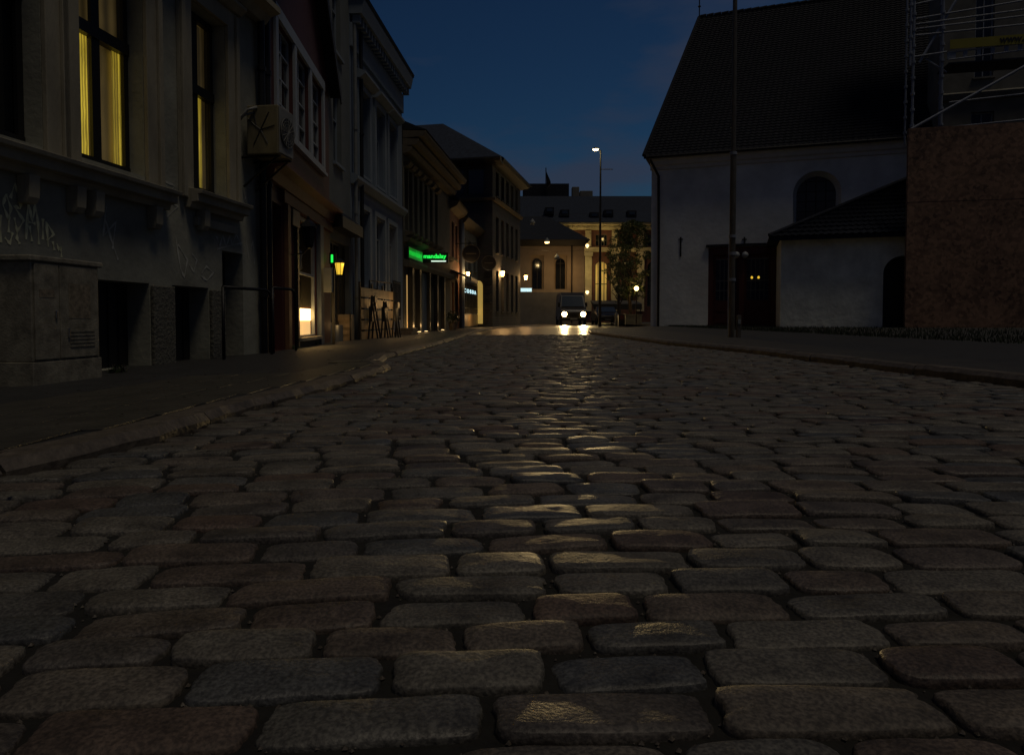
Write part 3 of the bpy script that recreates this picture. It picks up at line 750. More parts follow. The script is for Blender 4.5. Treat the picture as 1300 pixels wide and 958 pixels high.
# lantern on the shop pilaster
def lantern(label, pos, arm_dir, s=1, lit='lamp_warm', group=None, pts=None):
    t = thing('wall_lantern', label, 'lantern', pos, group)
    p = Vector(pos); mb = MB()
    a = Vector(arm_dir).normalized()
    mb.tube([p-a*.42*s+Vector((0, 0, -.22*s)), p-a*.30*s+Vector((0, 0, -.34*s)), p-a*.08*s+Vector((0, 0, -.30*s)), p+Vector((0, 0, -.2*s))], .014*s, 6)
    mb.tube([p-a*.42*s+Vector((0, 0, -.4*s)), p-a*.42*s+Vector((0, 0, 0))], .02*s, 6)
    mb.build('arm', 'iron', t)
    MB().lathe(p, [(.07*s, -.17*s), (.115*s, .10*s), (.11*s, .12*s), (.03*s, .16*s)], 6).build('glass', lit, t)
    mb = MB(); mb.lathe(p, [(.14*s, .121*s), (.10*s, .19*s), (.03*s, .24*s), (.02*s, .30*s)], 6); mb.lathe(p, [(.05*s, -.22*s), (.08*s, -.172*s)], 6)
    for k in range(6):
        th = math.pi*k/3; mb.tube([p+Vector((.072*s*math.cos(th), .072*s*math.sin(th), -.17*s)), p+Vector((.118*s*math.cos(th), .118*s*math.sin(th), .12*s))], .006*s, 4)
    mb.build('frame', 'iron', t); return t
lantern('unlit black lantern beside the red house shop window', f2.P(S2(366, 285), .32, 1.86), f2.n, 1.0, lit='glass')

# hoop handrails
def hoop(s0, s1, n, label):
    mb = MB(); z = .52
    pts = [f2.P(s0, n, z-.02), f2.P(s1-.12, n, z), f2.P(s1-.04, n, z-.03), f2.P(s1, n, z-.12), f2.P(s1, n, -.12)]
    mb.tube(pts, .02, 8); mb.tube([f2.P(s0, n, -.12), f2.P(s0, n, z-.02)], .02, 8)
    return tag(mb.build('handrail', 'iron', smooth=True), label, 'handrail', 'handrails by the shop steps')
# exact ends from the picture: rails at x=344 and x=373
def hoop2(pa, pb, Y0, Y1, label):
    A = at(pa, 366, Y0); B = at(pb, 367, Y1); z = (A.z+B.z)/2; d = (B-A); d.z = 0; l = d.length; d.normalize()
    mb = MB(); A.z = B.z = z
    mb.tube([A-Vector((0, 0, z+.1)), A], .02, 8); mb.tube([A, B-d*.14, B-d*.05-Vector((0, 0, .025)), B-Vector((0, 0, .12)), Vector((B.x, B.y, -.12))], .02, 8)
    return tag(mb.build('handrail', 'iron', smooth=True), label, 'handrail', 'handrails by the shop steps')
hoop2(283, 344, 8.3, 9.3, 'black hoop handrail in front of the cellar doors')
hoop2(346, 375, 9.6, 10.3, 'short black hoop handrail in front of the red shop window')

# ---- house 3: narrow pale house
f3 = F(-3.86, 14.45, .0, 1); S3 = lambda px, py=300: f3.S(px, py)
b3 = thing('narrow_pale_house', 'tall narrow pale rendered house between the red and blue-grey houses', 'building', f3.P(0, 0, 0))
e3 = 1.95; L3 = f3
h3 = [(.45, 1.15, 3.9, 5.6), (.45, 1.15, 6.3, 7.9), (.12, 1.78, .35, 2.2)]
f3.wall(0, e3, ZB, 9.3, h3, 6, dep=.35).build('wall', 'pale_plaster', b3)
for h in h3[:2]: f3.window(*h, b3, nf=-.1, cols=2, rows=(h[2]+1.0,), fm='bluetrim')
w = f3.window(*h3[2], b3, nf=-.1, cols=3, rows=(1.75,), fm='black_wood', pm=None, sill=False)
f3.box(MB(), .13, 1.77, -.345, -.33, .36, 2.19).build('backdrop', 'dark_green', w)
f3.box(MB(), .2, .5, -.32, -.28, .5, 1.5).build('display', 'shop_mid', w)
f3.prism(MB(), 0, e3, [(.003, 2.42), (.30, 2.42), (.30, 2.66), (.003, 2.9)]).build('cornice', 'black_wood', b3)
f3.prism(MB(), -.1, e3+.1, [(.3, 9.3), (.3, 9.4), (-6.2, 9.6), (-6.2, 9.3)]).build('roof', 'slate', b3)
lantern('small yellow lantern lit under the dark shop cornice', f3.P(f3.S(431, 340, .35), .35, f3.Z(431, 340, .35)), f3.n, .8, lit='lantern_and_reflection')
light('lantern_glow', 'POINT', f3.P(f3.S(431, 340, .35), .45, 1.6), 1.2, (1, .7, .2), .06)
ng = thing('neon_sign', 'tiny green neon sign above the pale meter box', 'neon sign', at(422, 327, 14.2))
p = at(421, 327, 14.2); MB().box(p.x-.05, p.x+.09, p.y, p.y+.02, p.z-.13, p.z+.10).build('board', 'black_wood', ng); MB().box(p.x-.01, p.x+.03, p.y-.02, p.y-.002, p.z-.10, p.z+.06).build('neon_tube', 'green_neon', ng)
# meter box with post
bx = thing('meter_box', 'pale grey meter box on a black post by the red house corner', 'meter box', at(415, 450, 13.4))
p0 = at(410.5, 371, 13.2); p1 = at(421, 340, 13.2); MB().box(p0.x, p1.x, 13.2, 13.45, p0.z, p1.z).build('box', 'zinc', bx, bevel=.01)
MB().box(p1.x-.03, p1.x+.02, 13.3, 13.36, -.15, p1.z).build('post', 'iron', bx)
# planter crate
p0 = at(428, 423, 15.6); p1 = at(445, 398, 15.6)
pl = thing('planter_box', 'weathered slatted wooden planter lit warm below the yellow lantern', 'planter', (p0.x, 15.6, 0))
MB().box(p0.x, p1.x, 15.62, 15.95, -.05, p1.z-.02).build('box', 'planter', pl)
mb = MB()
for k in range(4): MB
for k in range(4):
    z = -.02+k*(p1.z+.02)/4; mb.box(p0.x-.01, p1.x+.01, 15.6, 15.617, z, z+.085)
mb.build('slats', 'warm_wood', pl); 
mb = MB()
for x_ in (p0.x-.015, p1.x-.02): mb.box(x_, x_+.035, 15.58, 15.599, -.06, p1.z)
mb.build('corner_post', 'black_wood', pl)
light('planter_glow', 'POINT', (p0.x+.2, 15.1, .35), .8, WARM, .08)

# ---- house 4: pale blue-grey classical house
f4 = F(-3.85, 16.4, .07, 1); S4 = lambda px, py=300: f4.S(px, py)
b4 = thing('blue_grey_house', 'pale blue-grey classical house with pedimented windows and dentil cornice', 'building', f4.P(0, 0, 0))
e4 = S4(511); cs = [S4(462), S4(482), S4(497.5)]
h4 = []
for c in cs: h4 += [(c-.42, c+.42, 4.1, 6.15), (c-.42, c+.42, 1.35, 3.2)]
f4.wall(0, e4, ZB, 8.05, h4, 7, dep=.3).build('wall', 'blue_plaster', b4)
for h in h4: f4.window(*h, b4, nf=-.12, cols=2, rows=(h[2]+1.35,), fm='bluetrim', sm='bluetrim')
for c in cs:
    mb = MB()
    for s_ in (-.60, .44): f4.box(mb, c+s_, c+s_+.16, .003, .06, 4.02, 6.2); f4.box(mb, c+s_, c+s_+.14, .003, .045, 1.3, 3.25)
    f4.box(mb, c-.6, c+.6, .003, .06, 6.205, 6.36); f4.box(mb, c-.6, c+.58, .003, .045, 3.255, 3.38)
    f4.prism(mb, c-.66, c+.66, [(.003, 6.361), (.12, 6.361), (.26, 6.46), (.26, 6.52), (.003, 6.60)])
    mb.build('window_surround', 'bluetrim', b4)
f4.prism(MB(), 0, e4, [(.003, 3.72), (.08, 3.72), (.18, 3.84), (.18, 3.92), (.003, 3.98)]).build('string_course', 'bluetrim', b4)
mb = MB(); f4.box(mb, 0, e4, .003, .06, 6.95, 7.5); f4.prism(mb, 0, e4, [(.003, 7.70), (.30, 7.70), (.32, 7.80), (.36, 7.98), (.36, 8.05), (.003, 8.1)])
k = 0.05
while k < e4-.1: f4.box(mb, k, k+.12, .061, .24, 7.50, 7.698); k += .26
mb.build('cornice', 'bluetrim', b4)
f4.prism(MB(), -.05, e4+.05, [(.38, 8.05), (.40, 8.14), (-3.2, 10.8), (-7, 8.14), (-7, 8.05)]).build('roof', 'slate', b4)
for px_ in (447, 455):
    s_ = max(.1, S4(px_)); mb = MB(); mb.tube([f4.P(s_, .10, .0), f4.P(s_, .10, 7.6)], .045, 8)
    for z in (1, 3, 5): mb.tube([f4.P(s_, .1, z), f4.P(s_, .1, z+.06)], .06, 8)
    tag(mb.build('drainpipe', 'zinc' if px_ == 447 else 'iron'), 'pale grey downpipe on the blue-grey house' if px_ == 447 else 'black downpipe on the blue-grey house', 'drainpipe')
# steps with railing, timber screen and folded boards
st = thing('entrance_steps', 'stone steps with black iron railing before the blue-grey house', 'steps', f4.P(2.2, .7, -.05))
mb = MB()
for k in range(3): f4.box(mb, 3.9+.22*k, 5.0, .02, .55, -.1+.10*k, .0+.10*k-.002)
mb.build('steps', 'kerb', st)
mb = MB()
P0 = at(469, 356, 17.6); P1 = at(497, 356, 19.0)
zt = P0.z; A = Vector((P0.x, P0.y, 0)); B = Vector((P1.x, P1.y, 0))
for k in range(4):
    q = A.lerp(B, k/3); mb.tube([q+Vector((0, 0, -.05)), q+Vector((0, 0, zt))], .018, 6)
for z in (zt, zt-.45, zt-.55): mb.tube([A+Vector((0, 0, z)), B+Vector((0, 0, z))], .016, 6)
mb.build('railing', 'iron', st)
r2 = MB(); A2 = at(499, 356, 19.1); A2.z = 0; B2 = at(508, 356, 20.2); B2.z = 0; z2 = at(499, 358, 19.1).z
for k in range(7):
    q = A2.lerp(B2, k/6); r2.tube([q+Vector((0, 0, .45)), q+Vector((0, 0, z2+.05))], .015, 5)
for z in (.55, z2): r2.tube([A2+Vector((0, 0, z)), B2+Vector((0, 0, z))], .016, 5)
r2.build('railing', 'iron', st)
sc = thing('timber_screen', 'warm-lit slatted timber screen behind the black railing', 'screen', at(482, 427, 19.3))
NS = .34; sa_, sb_ = f4.S(459, 400, NS), f4.S(500, 400, NS); sc.location = f4.P((sa_+sb_)/2, NS, -.05)
mb = MB()
for k in range(5): f4.box(mb, sa_, sb_, NS-.02, NS, -.03+k*.26, .19+k*.26)
mb.build('slats', 'warm_wood', sc)
for u in (0, .33, .66, 1): f4.box(MB(), sa_+(sb_-sa_)*u-.035, sa_+(sb_-sa_)*u+.035, NS-.06, NS-.021, -.1, 1.36).build('post', 'black_wood', sc)
light('screen_glow', 'POINT', f4.P(sb_+.2, NS+.55, .9), 7, WARM, .1)
light('screen_glow', 'POINT', f4.P(sa_+.9, NS+.5, .6), 3, WARM, .1)
labs = ['folded black chair leaning left among the furniture before the timber screen', 'folded black chair in the middle before the timber screen', 'folded black chair at the right end before the timber screen']
for k, (pa, pb) in enumerate(((470, 479), (486, 492), (500, 505))):
    a = at(pa, 428, 16.6+.4*k); b = at(pb, 428, 16.6+.4*k); t = thing('folding_chair', labs[k], 'chair', (a.x, a.y, 0), 'folded chairs by the steps')
    h = .92 if k else 1.05
    for s_ in (-1, 1):
        m2 = MB(); m2.tube([(a.x+.06*s_*.2, a.y+.18*s_, -.02), (a.x+.5*(b.x-a.x), a.y+.16*s_, h)], .022, 6); m2.build('leg', 'black_wood', t)
        m2 = MB(); m2.tube([(b.x+.05, a.y+.16*s_, -.02), (a.x+.45*(b.x-a.x), a.y+.16*s_, h*.9)], .022, 6); m2.build('leg', 'black_wood', t)
    MB().box(a.x, a.x+.09, a.y-.16, a.y+.16, .42, .78).build('seat', 'black_wood', t)
    MB().box(a.x+.3*(b.x-a.x), a.x+.3*(b.x-a.x)+.1, a.y-.16, a.y+.16, h-.16, h-.02).build('backrest', 'black_wood', t)

# ---- house 5: olive house with the green sign
f5 = F(-3.46, 21.8, .1, 1); S5 = lambda px, py=300: f5.S(px, py)
b5 = thing('olive_shop_house', 'olive house with green-lit fascia, tall upper windows and swept eaves', 'building', f5.P(0, 0, 0))
e5 = S5(571); hs = []
pil = [S5(x, 380) for x in (519, 528.5, 541, 551, 560)]
cols = [S5(x, 260) for x in (516, 521.5, 528, 534.5, 541, 547.5, 554)]
for c in cols: hs.append((c-.23, c+.23, 3.35, 5.35) if c > .3 else (.05, .4, 3.35, 5.35))
doors = [(pil[0]+.16, pil[1]-.16), (pil[1]+.16, pil[2]-.9), (pil[3]-.9, pil[3]-.2), (pil[3]+.2, pil[4]-.2)]
for a, b in doors: hs.append((a, b, .02, 2.05))
f5.wall(0, e5, ZB, 6.0, hs, 7, dep=.3).build('wall', 'olive', b5)
for h in hs[:len(cols)]: f5.window(*h, b5, nf=-.1, cols=2, rows=(4.6,), fw=.05, fm='olive', sill=False)
for h in hs[len(cols):]:
    w = f5.window(*h, b5, nf=-.12, cols=1, rows=(1.5,), fm='shopblue', pm='glass', sill=False)
f5.box(MB(), pil[2]-.8, pil[3]-1.0, .003, .05, ZB, 2.1).build('panel', 'shopblue', b5)
for i, c in enumerate(pil): f5.box(MB(), c-.11, c+.11, .003, .16, ZB, 2.15).build('pilaster', 'black_wood', b5)
f5.prism(MB(), 0, e5, [(.003, 2.16), (.16, 2.16), (.2, 2.3), (.2, 2.36), (.003, 2.4)]).build('fascia', 'olive', b5)
mb = MB(); f5.prism(mb, 0, e5, [(.003, 2.92), (.15, 2.95), (.26, 3.06), (.003, 3.12)]); k = .05
mb.build('string_course', 'olive', b5)
for c in cols: 
    f5.prism(MB(), max(.02, c-.22), c+.22, [(.003, 3.13), (.2, 3.2), (.24, 3.28), (.003, 3.30)]).build('bracket', 'olive_trim', b5)
    f5.prism(MB(), max(.02, c-.22), c+.22, [(.003, 5.38), (.1, 5.38), (.2, 5.50), (.003, 5.54)]).build('bracket', 'olive_trim', b5)
for n0, z0 in ((.0, 5.72), (.22, 5.95), (.44, 6.2)):
    f5.prism(MB(), 0, e5, [(.003, z0), (n0+.22, z0+.04), (n0+.30, z0+.16), (n0+.30, z0+.21), (.003, z0+.24)]).build('eaves', 'olive_trim', b5)
f5.prism(MB(), 0, e5, [(.76, 6.45), (.6, 6.5), (-.8, 7.1), (-3.5, 9.3), (-7, 6.6), (-7, 6.0), (0, 6.0), (0, 6.45)]).build('roof', 'slate', b5)
for i, c in enumerate((pil[0]-.26, pil[0]+.22, pil[1]+.18, pil[3]+.18)):
    light('uplight', 'POINT', f5.P(c, .28, .25), 1.8, WARM, .05)
    ul = thing('floor_lamp', ['small warm uplighter at the left edge of the green-signed shop', 'small warm uplighter beside the first black pilaster', 'small warm uplighter beside the second black pilaster', 'small warm uplighter beside the fourth black pilaster'][i], 'uplighter', f5.P(c, .3, 0), 'uplighters along the shopfront')
    MB().lathe(f5.P(c, .3, 0), [(.05, -.06), (.06, .03), (.07, .05)], 10).build('housing', 'iron', ul)
    MB().lathe(f5.P(c, .3, 0), [(.06, .051), (.055, .06), (.02, .065)], 10).build('lens', 'lamp_small', ul)
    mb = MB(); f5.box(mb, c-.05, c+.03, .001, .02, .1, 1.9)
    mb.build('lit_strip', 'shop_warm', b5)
# flat fascia sign
fs = thing('fascia_sign', 'green neon shop sign lying flat along the olive shopfront', 'shop sign', f5.P(.1, .2, 2.4))
f5.box(MB(), .08, 2.0, .10, .16, 2.42, 2.80).build('board', 'black_wood', fs)
text_obj('mandalay', 'lettering', 'green_dim', fs, f5.P(.14, .165, 2.47), f5.d, (0, 0, 1), 1.75, .27, .006)
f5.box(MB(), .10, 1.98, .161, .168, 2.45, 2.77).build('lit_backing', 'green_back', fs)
# projecting sign facing the camera
ps = thing('hanging_sign', 'projecting black sign reading mandalay in green neon letters', 'shop sign', at(536, 327, 24.4))
a = at(536, 333.5, 24.4); b = at(569, 320.5, 24.4)
MB().box(a.x, b.x, 24.42, 24.54, a.z, b.z).build('board', 'black_wood', ps, bevel=.01)
text_obj('mandalay', 'lettering', 'green_neon', ps, (a.x+.05, 24.41, a.z+.11), (1, 0, 0), (0, 0, 1), (b.x-a.x)-.12, .20, .006)
MB().box(a.x+.32, b.x-.08, 24.405, 24.417, a.z+.035, a.z+.075).build('underline', 'white_neon', ps)
mb = MB(); mb.tube([f5.P(f5.S(536), 0, b.z+.05), (b.x-.1, 24.47, b.z+.05)], .015, 5); mb.tube([(a.x+.1, 24.47, b.z+.05), (a.x+.1, 24.47, b.z)], .01, 5); mb.tube([(b.x-.15, 24.47, b.z+.05), (b.x-.15, 24.47, b.z)], .01, 5)
mb.build('bracket', 'iron', ps)
light('sign_glow', 'POINT', ((a.x+b.x)/2, 24.1, (a.z+b.z)/2), .5, (.1, 1, .2), .2)

# ---- house 6: brick house with awning
f6 = F(f5.P(e5, 0, 0).x, f5.P(e5, 0, 0).y, .05, 1); S6 = lambda px, py=300: f6.S(px, py)
b6 = thing('brick_shop_house', 'narrow warm brick house with a dark awning next to the olive house', 'building', f6.P(0, 0, 0))
e6 = S6(583); 
f6.wall(0, e6, ZB, 5.5, [(.4, 1.3, .05, 2.1), (1.7, 2.7, .6, 2.2), (.6, 1.3, 3.2, 4.8), (1.8, 2.5, 3.2, 4.8)], 7, dep=.3).build('wall', 'brick_warm', b6)
f6.window(.4, 1.3, .05, 2.1, b6, nf=-.1, cols=2, rows=(1.0, 1.55), fm='white_wood', pm='shop_warm', sill=False)
f6.window(1.7, 2.7, .6, 2.2, b6, nf=-.1, cols=2, rows=(1.6,), fm='black_wood')
for a_, b_ in ((.6, 1.3), (1.8, 2.5)): f6.window(a_, b_, 3.2, 4.8, b6, nf=-.1, rows=(4.2,), fm='olive')
f6.prism(MB(), 0, e6, [(.003, 5.2), (.3, 5.35), (.4, 5.5), (.4, 5.55), (.003, 5.6)]).build('eaves', 'olive_trim', b6)
f6.prism(MB(), 0, e6, [(.45, 5.56), (.4, 5.62), (-3.4, 8.8), (-7, 5.6)]).build('roof', 'slate', b6)
f6.prism(MB(), .2, e6-.1, [(.01, 2.62), (.9, 2.30), (.9, 2.14), (.87, 2.14), (.87, 2.27), (.01, 2.57)]).build('awning', 'iron', b6)
# ---- house 7: pale end house with cyan sign
f7 = F(f6.P(e6, 0, 0).x, f6.P(e6, 0, 0).y, .12, 1); S7 = lambda px, py=300: f7.S(px, py)
b7 = thing('restaurant_house', 'low house with lit restaurant front behind black iron bars', 'building', f7.P(0, 0, 0))
e7 = S7(609); f7.wall(0, e7, ZB, 5.3, [(.5, e7-.4, .75, 2.35), (.9, 1.7, 3.0, 4.5), (2.4, 3.2, 3.0, 4.5), (3.9, 4.7, 3.0, 4.5)], 4, dep=.3).build('wall', 'pale_plaster', b7)
for k in range(3): f7.window(.9+1.5*k, 1.7+1.5*k, 3.0, 4.5, b7, nf=-.1, rows=(4.0,), fm='olive')
mb = MB(); nb = 12; Lw = e7-.9
for k in range(nb+1): f7.box(mb, .5+Lw*k/nb-.03, .5+Lw*k/nb+.03, -.06, .02, .753, 2.347)
f7.box(mb, .53, e7-.43, -.05, .01, 1.0, 1.05); f7.box(mb, .53, e7-.43, -.05, .01, 2.25, 2.34)
w = mb.build('window', 'iron', b7); f7.box(MB(), .52, e7-.42, -.28, -.26, .76, 2.34).build('pane', 'glass', w)
f7.box(MB(), .55, e7-.45, -.2, -.15, .76, 1.0).build('lit_panel', 'shop_mid', w)
f7.box(MB(), .4, e7-.3, .003, .03, .1, .70).build('lit_dado', 'warm_wood', b7)
text_obj('C O B B A', 'neon_lettering', 'cyan_neon', b7, f7.P(.9, .06, 1.78), f7.d, (0, 0, 1), 3.4, .2, .01)
light('dado_glow', 'POINT', f7.P(2.5, .5, .6), 8, WARM, .15)
f7.prism(MB(), 0, e7, [(.003, 4.95), (.3, 5.1), (.45, 5.3), (.003, 5.35)]).build('eaves', 'olive_trim', b7)
f7.prism(MB(), 0, e7, [(.45, 5.31), (.4, 5.38), (-2.0, 6.8), (-4, 5.3)]).build('roof', 'slate', b7)
tag(MB().add([], []).tube([(f7.P(.1, .12, 0)), (f7.P(.1, .12, 5.2))], .12, 8).build('drainpipe', 'blue_plaster'), 'fat pale blue pipe at the corner of the restaurant house', 'drainpipe')
# round hanging signs
for (px_, py_, r_, Y, lab) in ((598, 322, 11, 31.5, 'larger round black sign hanging nearer over the restaurant front'), (620.5, 334, 9, 35.5, 'smaller round black sign hanging further along by the stone building')):
    c = at(px_, py_, Y); rr = r_/FPX*Y; t = thing('round_sign', lab, 'sign', c, 'round hanging signs')
    MB().lathe(c, [(rr, -.04), (rr, .04)], 28, 'y').build('disc', 'iron', t)
    mb = MB()
    for k in range(28):
        th, t1 = 2*math.pi*k/28, 2*math.pi*(k+1)/28
        mb.tube([c+Vector((rr*math.cos(th), -.045, rr*math.sin(th))), c+Vector((rr*math.cos(t1), -.045, rr*math.sin(t1)))], .02, 5)
    mb.build('rim', 'pole', t)
    mb = MB(); mb.box(c.x-rr*.6, c.x+rr*.6, c.y-.05, c.y-.041, c.z-.02, c.z+.02); mb.build('emblem_bar', 'pole', t)
    mb = MB(); mb.tube([c+Vector((-rr*2.0, .2, rr+.08)), c+Vector((rr*.6, 0, rr+.08))], .02, 5); mb.tube([c+Vector((0, 0, rr)), c+Vector((0, 0, rr+.08))], .012, 5); mb.build('bracket', 'iron', t)
# potted shrub by the brick shop
def leaf_clump(mb, c, r, n, size, squash=1.0):
    c = Vector(c)
    for i in range(n):
        d = Vector((random.gauss(0, 1), random.gauss(0, 1), random.gauss(0, 1))).normalized()*r*random.random()**.45
        d.z *= squash; p = c+d; a = Vector((random.gauss(0, 1), random.gauss(0, 1), random.gauss(0, 1))).normalized(); b = a.cross(Vector((random.random(), random.random(), random.random()))).normalized()
        s_ = size*random.uniform(.6, 1.3); mb.add([p-a*s_, p+b*s_*.45, p+a*s_, p-b*s_*.45], [(0, 1, 2, 3)])
q = at(575, 424, 27.5)
sp = thing('potted_shrub', 'small dark shrub in a pot outside the brick shop', 'plant', (q.x, 27.5, 0))
MB().lathe((q.x, 27.5, 0), [(.13, -.02), (.18, .3), (.19, .32)], 12).build('pot', 'kerb', sp)
mb = MB(); leaf_clump(mb, (q.x, 27.5, .55), .28, 260, .05); mb.build('foliage', 'leaf', sp, recalc=False)
light('brick_glow', 'POINT', f6.P(1.5, .6, 2.9), 6, WARM, .08)

# ---- building 8: big hip-roofed stone corner building
f8 = F(-1.0, 38, .217, 1); S8 = lambda px, py=300: f8.S(px, py)
b8 = thing('stone_corner_building', 'large hip-roofed stone building closing the left side of the street', 'building', f8.P(0, 0, 0))
L8 = f8.S(660.5, 300); hs = []
for i in range(5):
    c = .8+i*(L8-1.2)/4.6
    hs += [(c-.35, c+.35, .9, 3.2), (c-.35, c+.35, 4.2, 6.2), (c-.35, c+.35, 7.35, 8.7)]
f8.wall(0, L8, ZB, 9.0, hs, 10, dep=.3).build('wall', 'brown_stone', b8)
for h in hs: f8.window(*h, b8, nf=-.12, cols=2, rows=(h[2]+1.2,), fm='dark_green', sm='brown_stone')
# front face (towards camera)
q8 = f8.P(-.32, 0, 0); g8 = F(q8.x, q8.y, -f8.n.x, -f8.n.y); g8.n = -g8.n  # along into the block, facing camera
if g8.n.y > 0: g8.n = -g8.n
h8 = [(.45, 1.45, 7.3, 8.75), (1.6, 2.3, 7.3, 8.75), (.55, 1.05, .2, 2.6), (1.2, 1.6, 4.2, 6)]
g8.wall(0, 9.9, ZB, 9.0, h8, .315, dep=.25).build('wall', 'brown_stone', b8)
g8.window(.45, 1.45, 7.3, 8.75, b8, nf=-.05, cols=1, fm='dark_green', pm='glass_blue', sill=False)
g8.window(1.6, 2.3, 7.3, 8.75, b8, nf=-.05, cols=1, fm='dark_green', pm='glass_blue', sill=False)
g8.window(1.2, 1.6, 4.2, 6, b8, nf=-.05, cols=1, fm='dark_green', sill=False)
ap = MB(); pts = [(.56, .2), (1.04, .2)]+[(.8+.24*math.cos(t), 2.3+.28*math.sin(t)) for t in [math.pi*k/10 for k in range(11)]]
ap.add([g8.P(a_, .03, z_) for a_, z_ in pts]+[g8.P(a_, .0, z_) for a_, z_ in pts], [tuple(range(len(pts)))]+[(i, (i+1) % len(pts), len(pts)+(i+1) % len(pts), len(pts)+i) for i in range(len(pts))])
ap.build('arched_door', 'arch_warm', b8)
for f_, L in ((f8, L8), (g8, 9.9)):
    mb = MB(); f_.prism(mb, -.2, L, [(.003, 6.95), (.14, 6.95), (.22, 7.1), (.003, 7.15)]); mb.build('string_course', 'olive_trim', b8)
    mb = MB(); f_.prism(mb, -.6, L, [(.023, 8.85), (.6, 8.98), (.7, 9.1), (.7, 9.18), (.023, 9.2)]); mb.build('eaves', 'dark_green', b8)
cor = f8.P(0, 0, 0); E = -f8.n; D8 = f8.d; O = .7
A = cor-E*O-D8*O; Bp = cor+D8*(L8+O)-E*O; Cp = cor+D8*(L8+O)+E*(10+O); Dp = cor-D8*O+E*(10+O)
r1 = cor+E*4+D8*3.3; r2 = cor+E*7+D8*3.3
mb = MB(); z = 9.19; mb.add([(A.x, A.y, z), (Bp.x, Bp.y, z), (Cp.x, Cp.y, z), (Dp.x, Dp.y, z), (r1.x, r1.y, 12.35), (r2.x, r2.y, 12.35)], [(0, 1, 4), (1, 2, 5, 4), (2, 3, 5), (3, 0, 4, 5), (0, 3, 2, 1)])
mb.build('roof', 'slate_pale', b8)
# ladder-like iron stair on front
mb = MB()
p0 = g8.P(.12, .15, 1.2)
for k in range(6): g8.box(mb, .05, .42, .03, .3, .9+k*.45, .95+k*.45)
mb.build('balcony_ledges', 'iron', b8)
lan = []
for i, (px_, py_, Y, lab, ar) in enumerate(((594, 348, 33.0, 'wall lantern lit over the restaurant front, nearest of the row', f7.n), (638, 347, 39.6, 'wall lantern glowing on the corner of the stone building', f8.n), (667.5, 352, 46, 'small lit lantern beyond the far end of the stone building', Vector((1, 0, 0))))):
    p = at(px_, py_, Y); t = lantern(lab, p, ar, 1.0 if i != 0 else .8, group='lit wall lanterns'); 
    light('lantern_light', 'POINT', p+Vector((.0, -.25, -.05)), (30, 60, 45)[i], WARM, .12)
# pale blue lit sign beyond
p = at(668, 368, 47.5)
t = thing('lightbox_sign', 'small pale blue lightbox sign below the far lantern', 'sign', p)
MB().box(p.x-.42, p.x+.42, p.y, p.y+.14, p.z-.17, p.z+.17).build('box', 'zinc', t); MB().box(p.x-.38, p.x+.38, p.y-.02, p.y-.002, p.z-.12, p.z+.12).build('lit_face', 'cyan_neon', t)
mb = MB(); mb.tube([(p.x-.3, p.y+.07, p.z+.17), (p.x-.9, p.y+.07, p.z+.3)], .02, 5); mb.build('bracket', 'iron', t)

# ================================================================ BACKGROUND
# ---- building 9: cream house with arched windows
Y9 = 65
f9 = F(at(655, 300, Y9).x, Y9, 1, 0); f9.n = Vector((0, -1, 0))
b9 = thing('cream_house', 'cream house with two arched windows and dark hip roof across the square', 'building', f9.P(0, 0, 0))
L9 = at(742, 300, Y9).x-f9.o.x; z9 = at(700, 305, Y9).z; cw = [at(682, 350, Y9).x-f9.o.x, at(711.5, 350, Y9).x-f9.o.x]
hs = [(c-.62, c+.62, at(0, 367, Y9).z, at(0, 324, Y9).z) for c in cw]
hs += [(c-.5, c+.5, .9, 2.2) for c in cw]
f9.wall(0, L9, ZB, z9, hs, 9, dep=.3).build('wall', 'cream', b9)
for h in hs[:2]:
    c = (h[0]+h[1])/2; mb = MB(); w = .45; zt = h[3]-.75
    pts = [(c-w, h[2]), (c+w, h[2])]+[(c+w*math.cos(t), zt+w*math.sin(t)) for t in [math.pi*k/12 for k in range(13)]]
    fwin = MB(); 
    f9.box(fwin, c-.03, c+.03, -.20, -.15, h[2], zt+w); f9.box(fwin, c-w, c+w, -.20, -.155, zt-.03, zt+.03)
    wi = fwin.build('window', 'dark_green', b9)
    mb.add([f9.P(a, -.22, z) for a, z in pts]+[f9.P(a, -.27, z) for a, z in pts], [tuple(range(len(pts)))]+[(i, (i+1) % len(pts), len(pts)+(i+1) % len(pts), len(pts)+i) for i in range(len(pts))]); mb.build('pane', 'glass', wi)
for h in hs[2:]: f9.window(*h, b9, fm='dark_green', sm='grey_lower')
f9.box(MB(), -.02, L9+.02, .003, .08, ZB, at(0, 371, Y9).z).build('lower_wall', 'grey_lower', b9)
f9.prism(MB(), -.1, L9+.1, [(.003, z9-.55), (.15, z9-.5), (.4, z9-.1), (.5, z9), (.003, z9+.05)]).build('eaves', 'dark_green', b9)
zr = at(0, 274, Y9+4).z
mb = MB(); mb.add([(f9.o.x-3, Y9-.6, z9), (f9.o.x+L9+.5, Y9-.6, z9), (f9.o.x+L9+.5, Y9+9.5, z9), (f9.o.x-3, Y9+9.5, z9), (f9.o.x-1, Y9+4.5, zr), (f9.o.x+3.2, Y9+4.5, zr)], [(0, 1, 5, 4), (1, 2, 5), (2, 3, 4, 5), (3, 0, 4), (0, 3, 2, 1)])
mb.build('roof', 'slate', b9)
mb = MB(); mb.tube([(f9.o.x+L9-1.2, Y9-.08, 0), (f9.o.x+L9-1.2, Y9-.08, z9)], .07, 6); mb.build('downpipe', 'iron', b9)
light('facade_lamp', 'POINT', at(697, 345, Y9-2.5), 34, (1, .6, .25), .2)
light('facade_lamp', 'POINT', at(726, 345, Y9-2.0), 40, (1, .6, .25), .2)
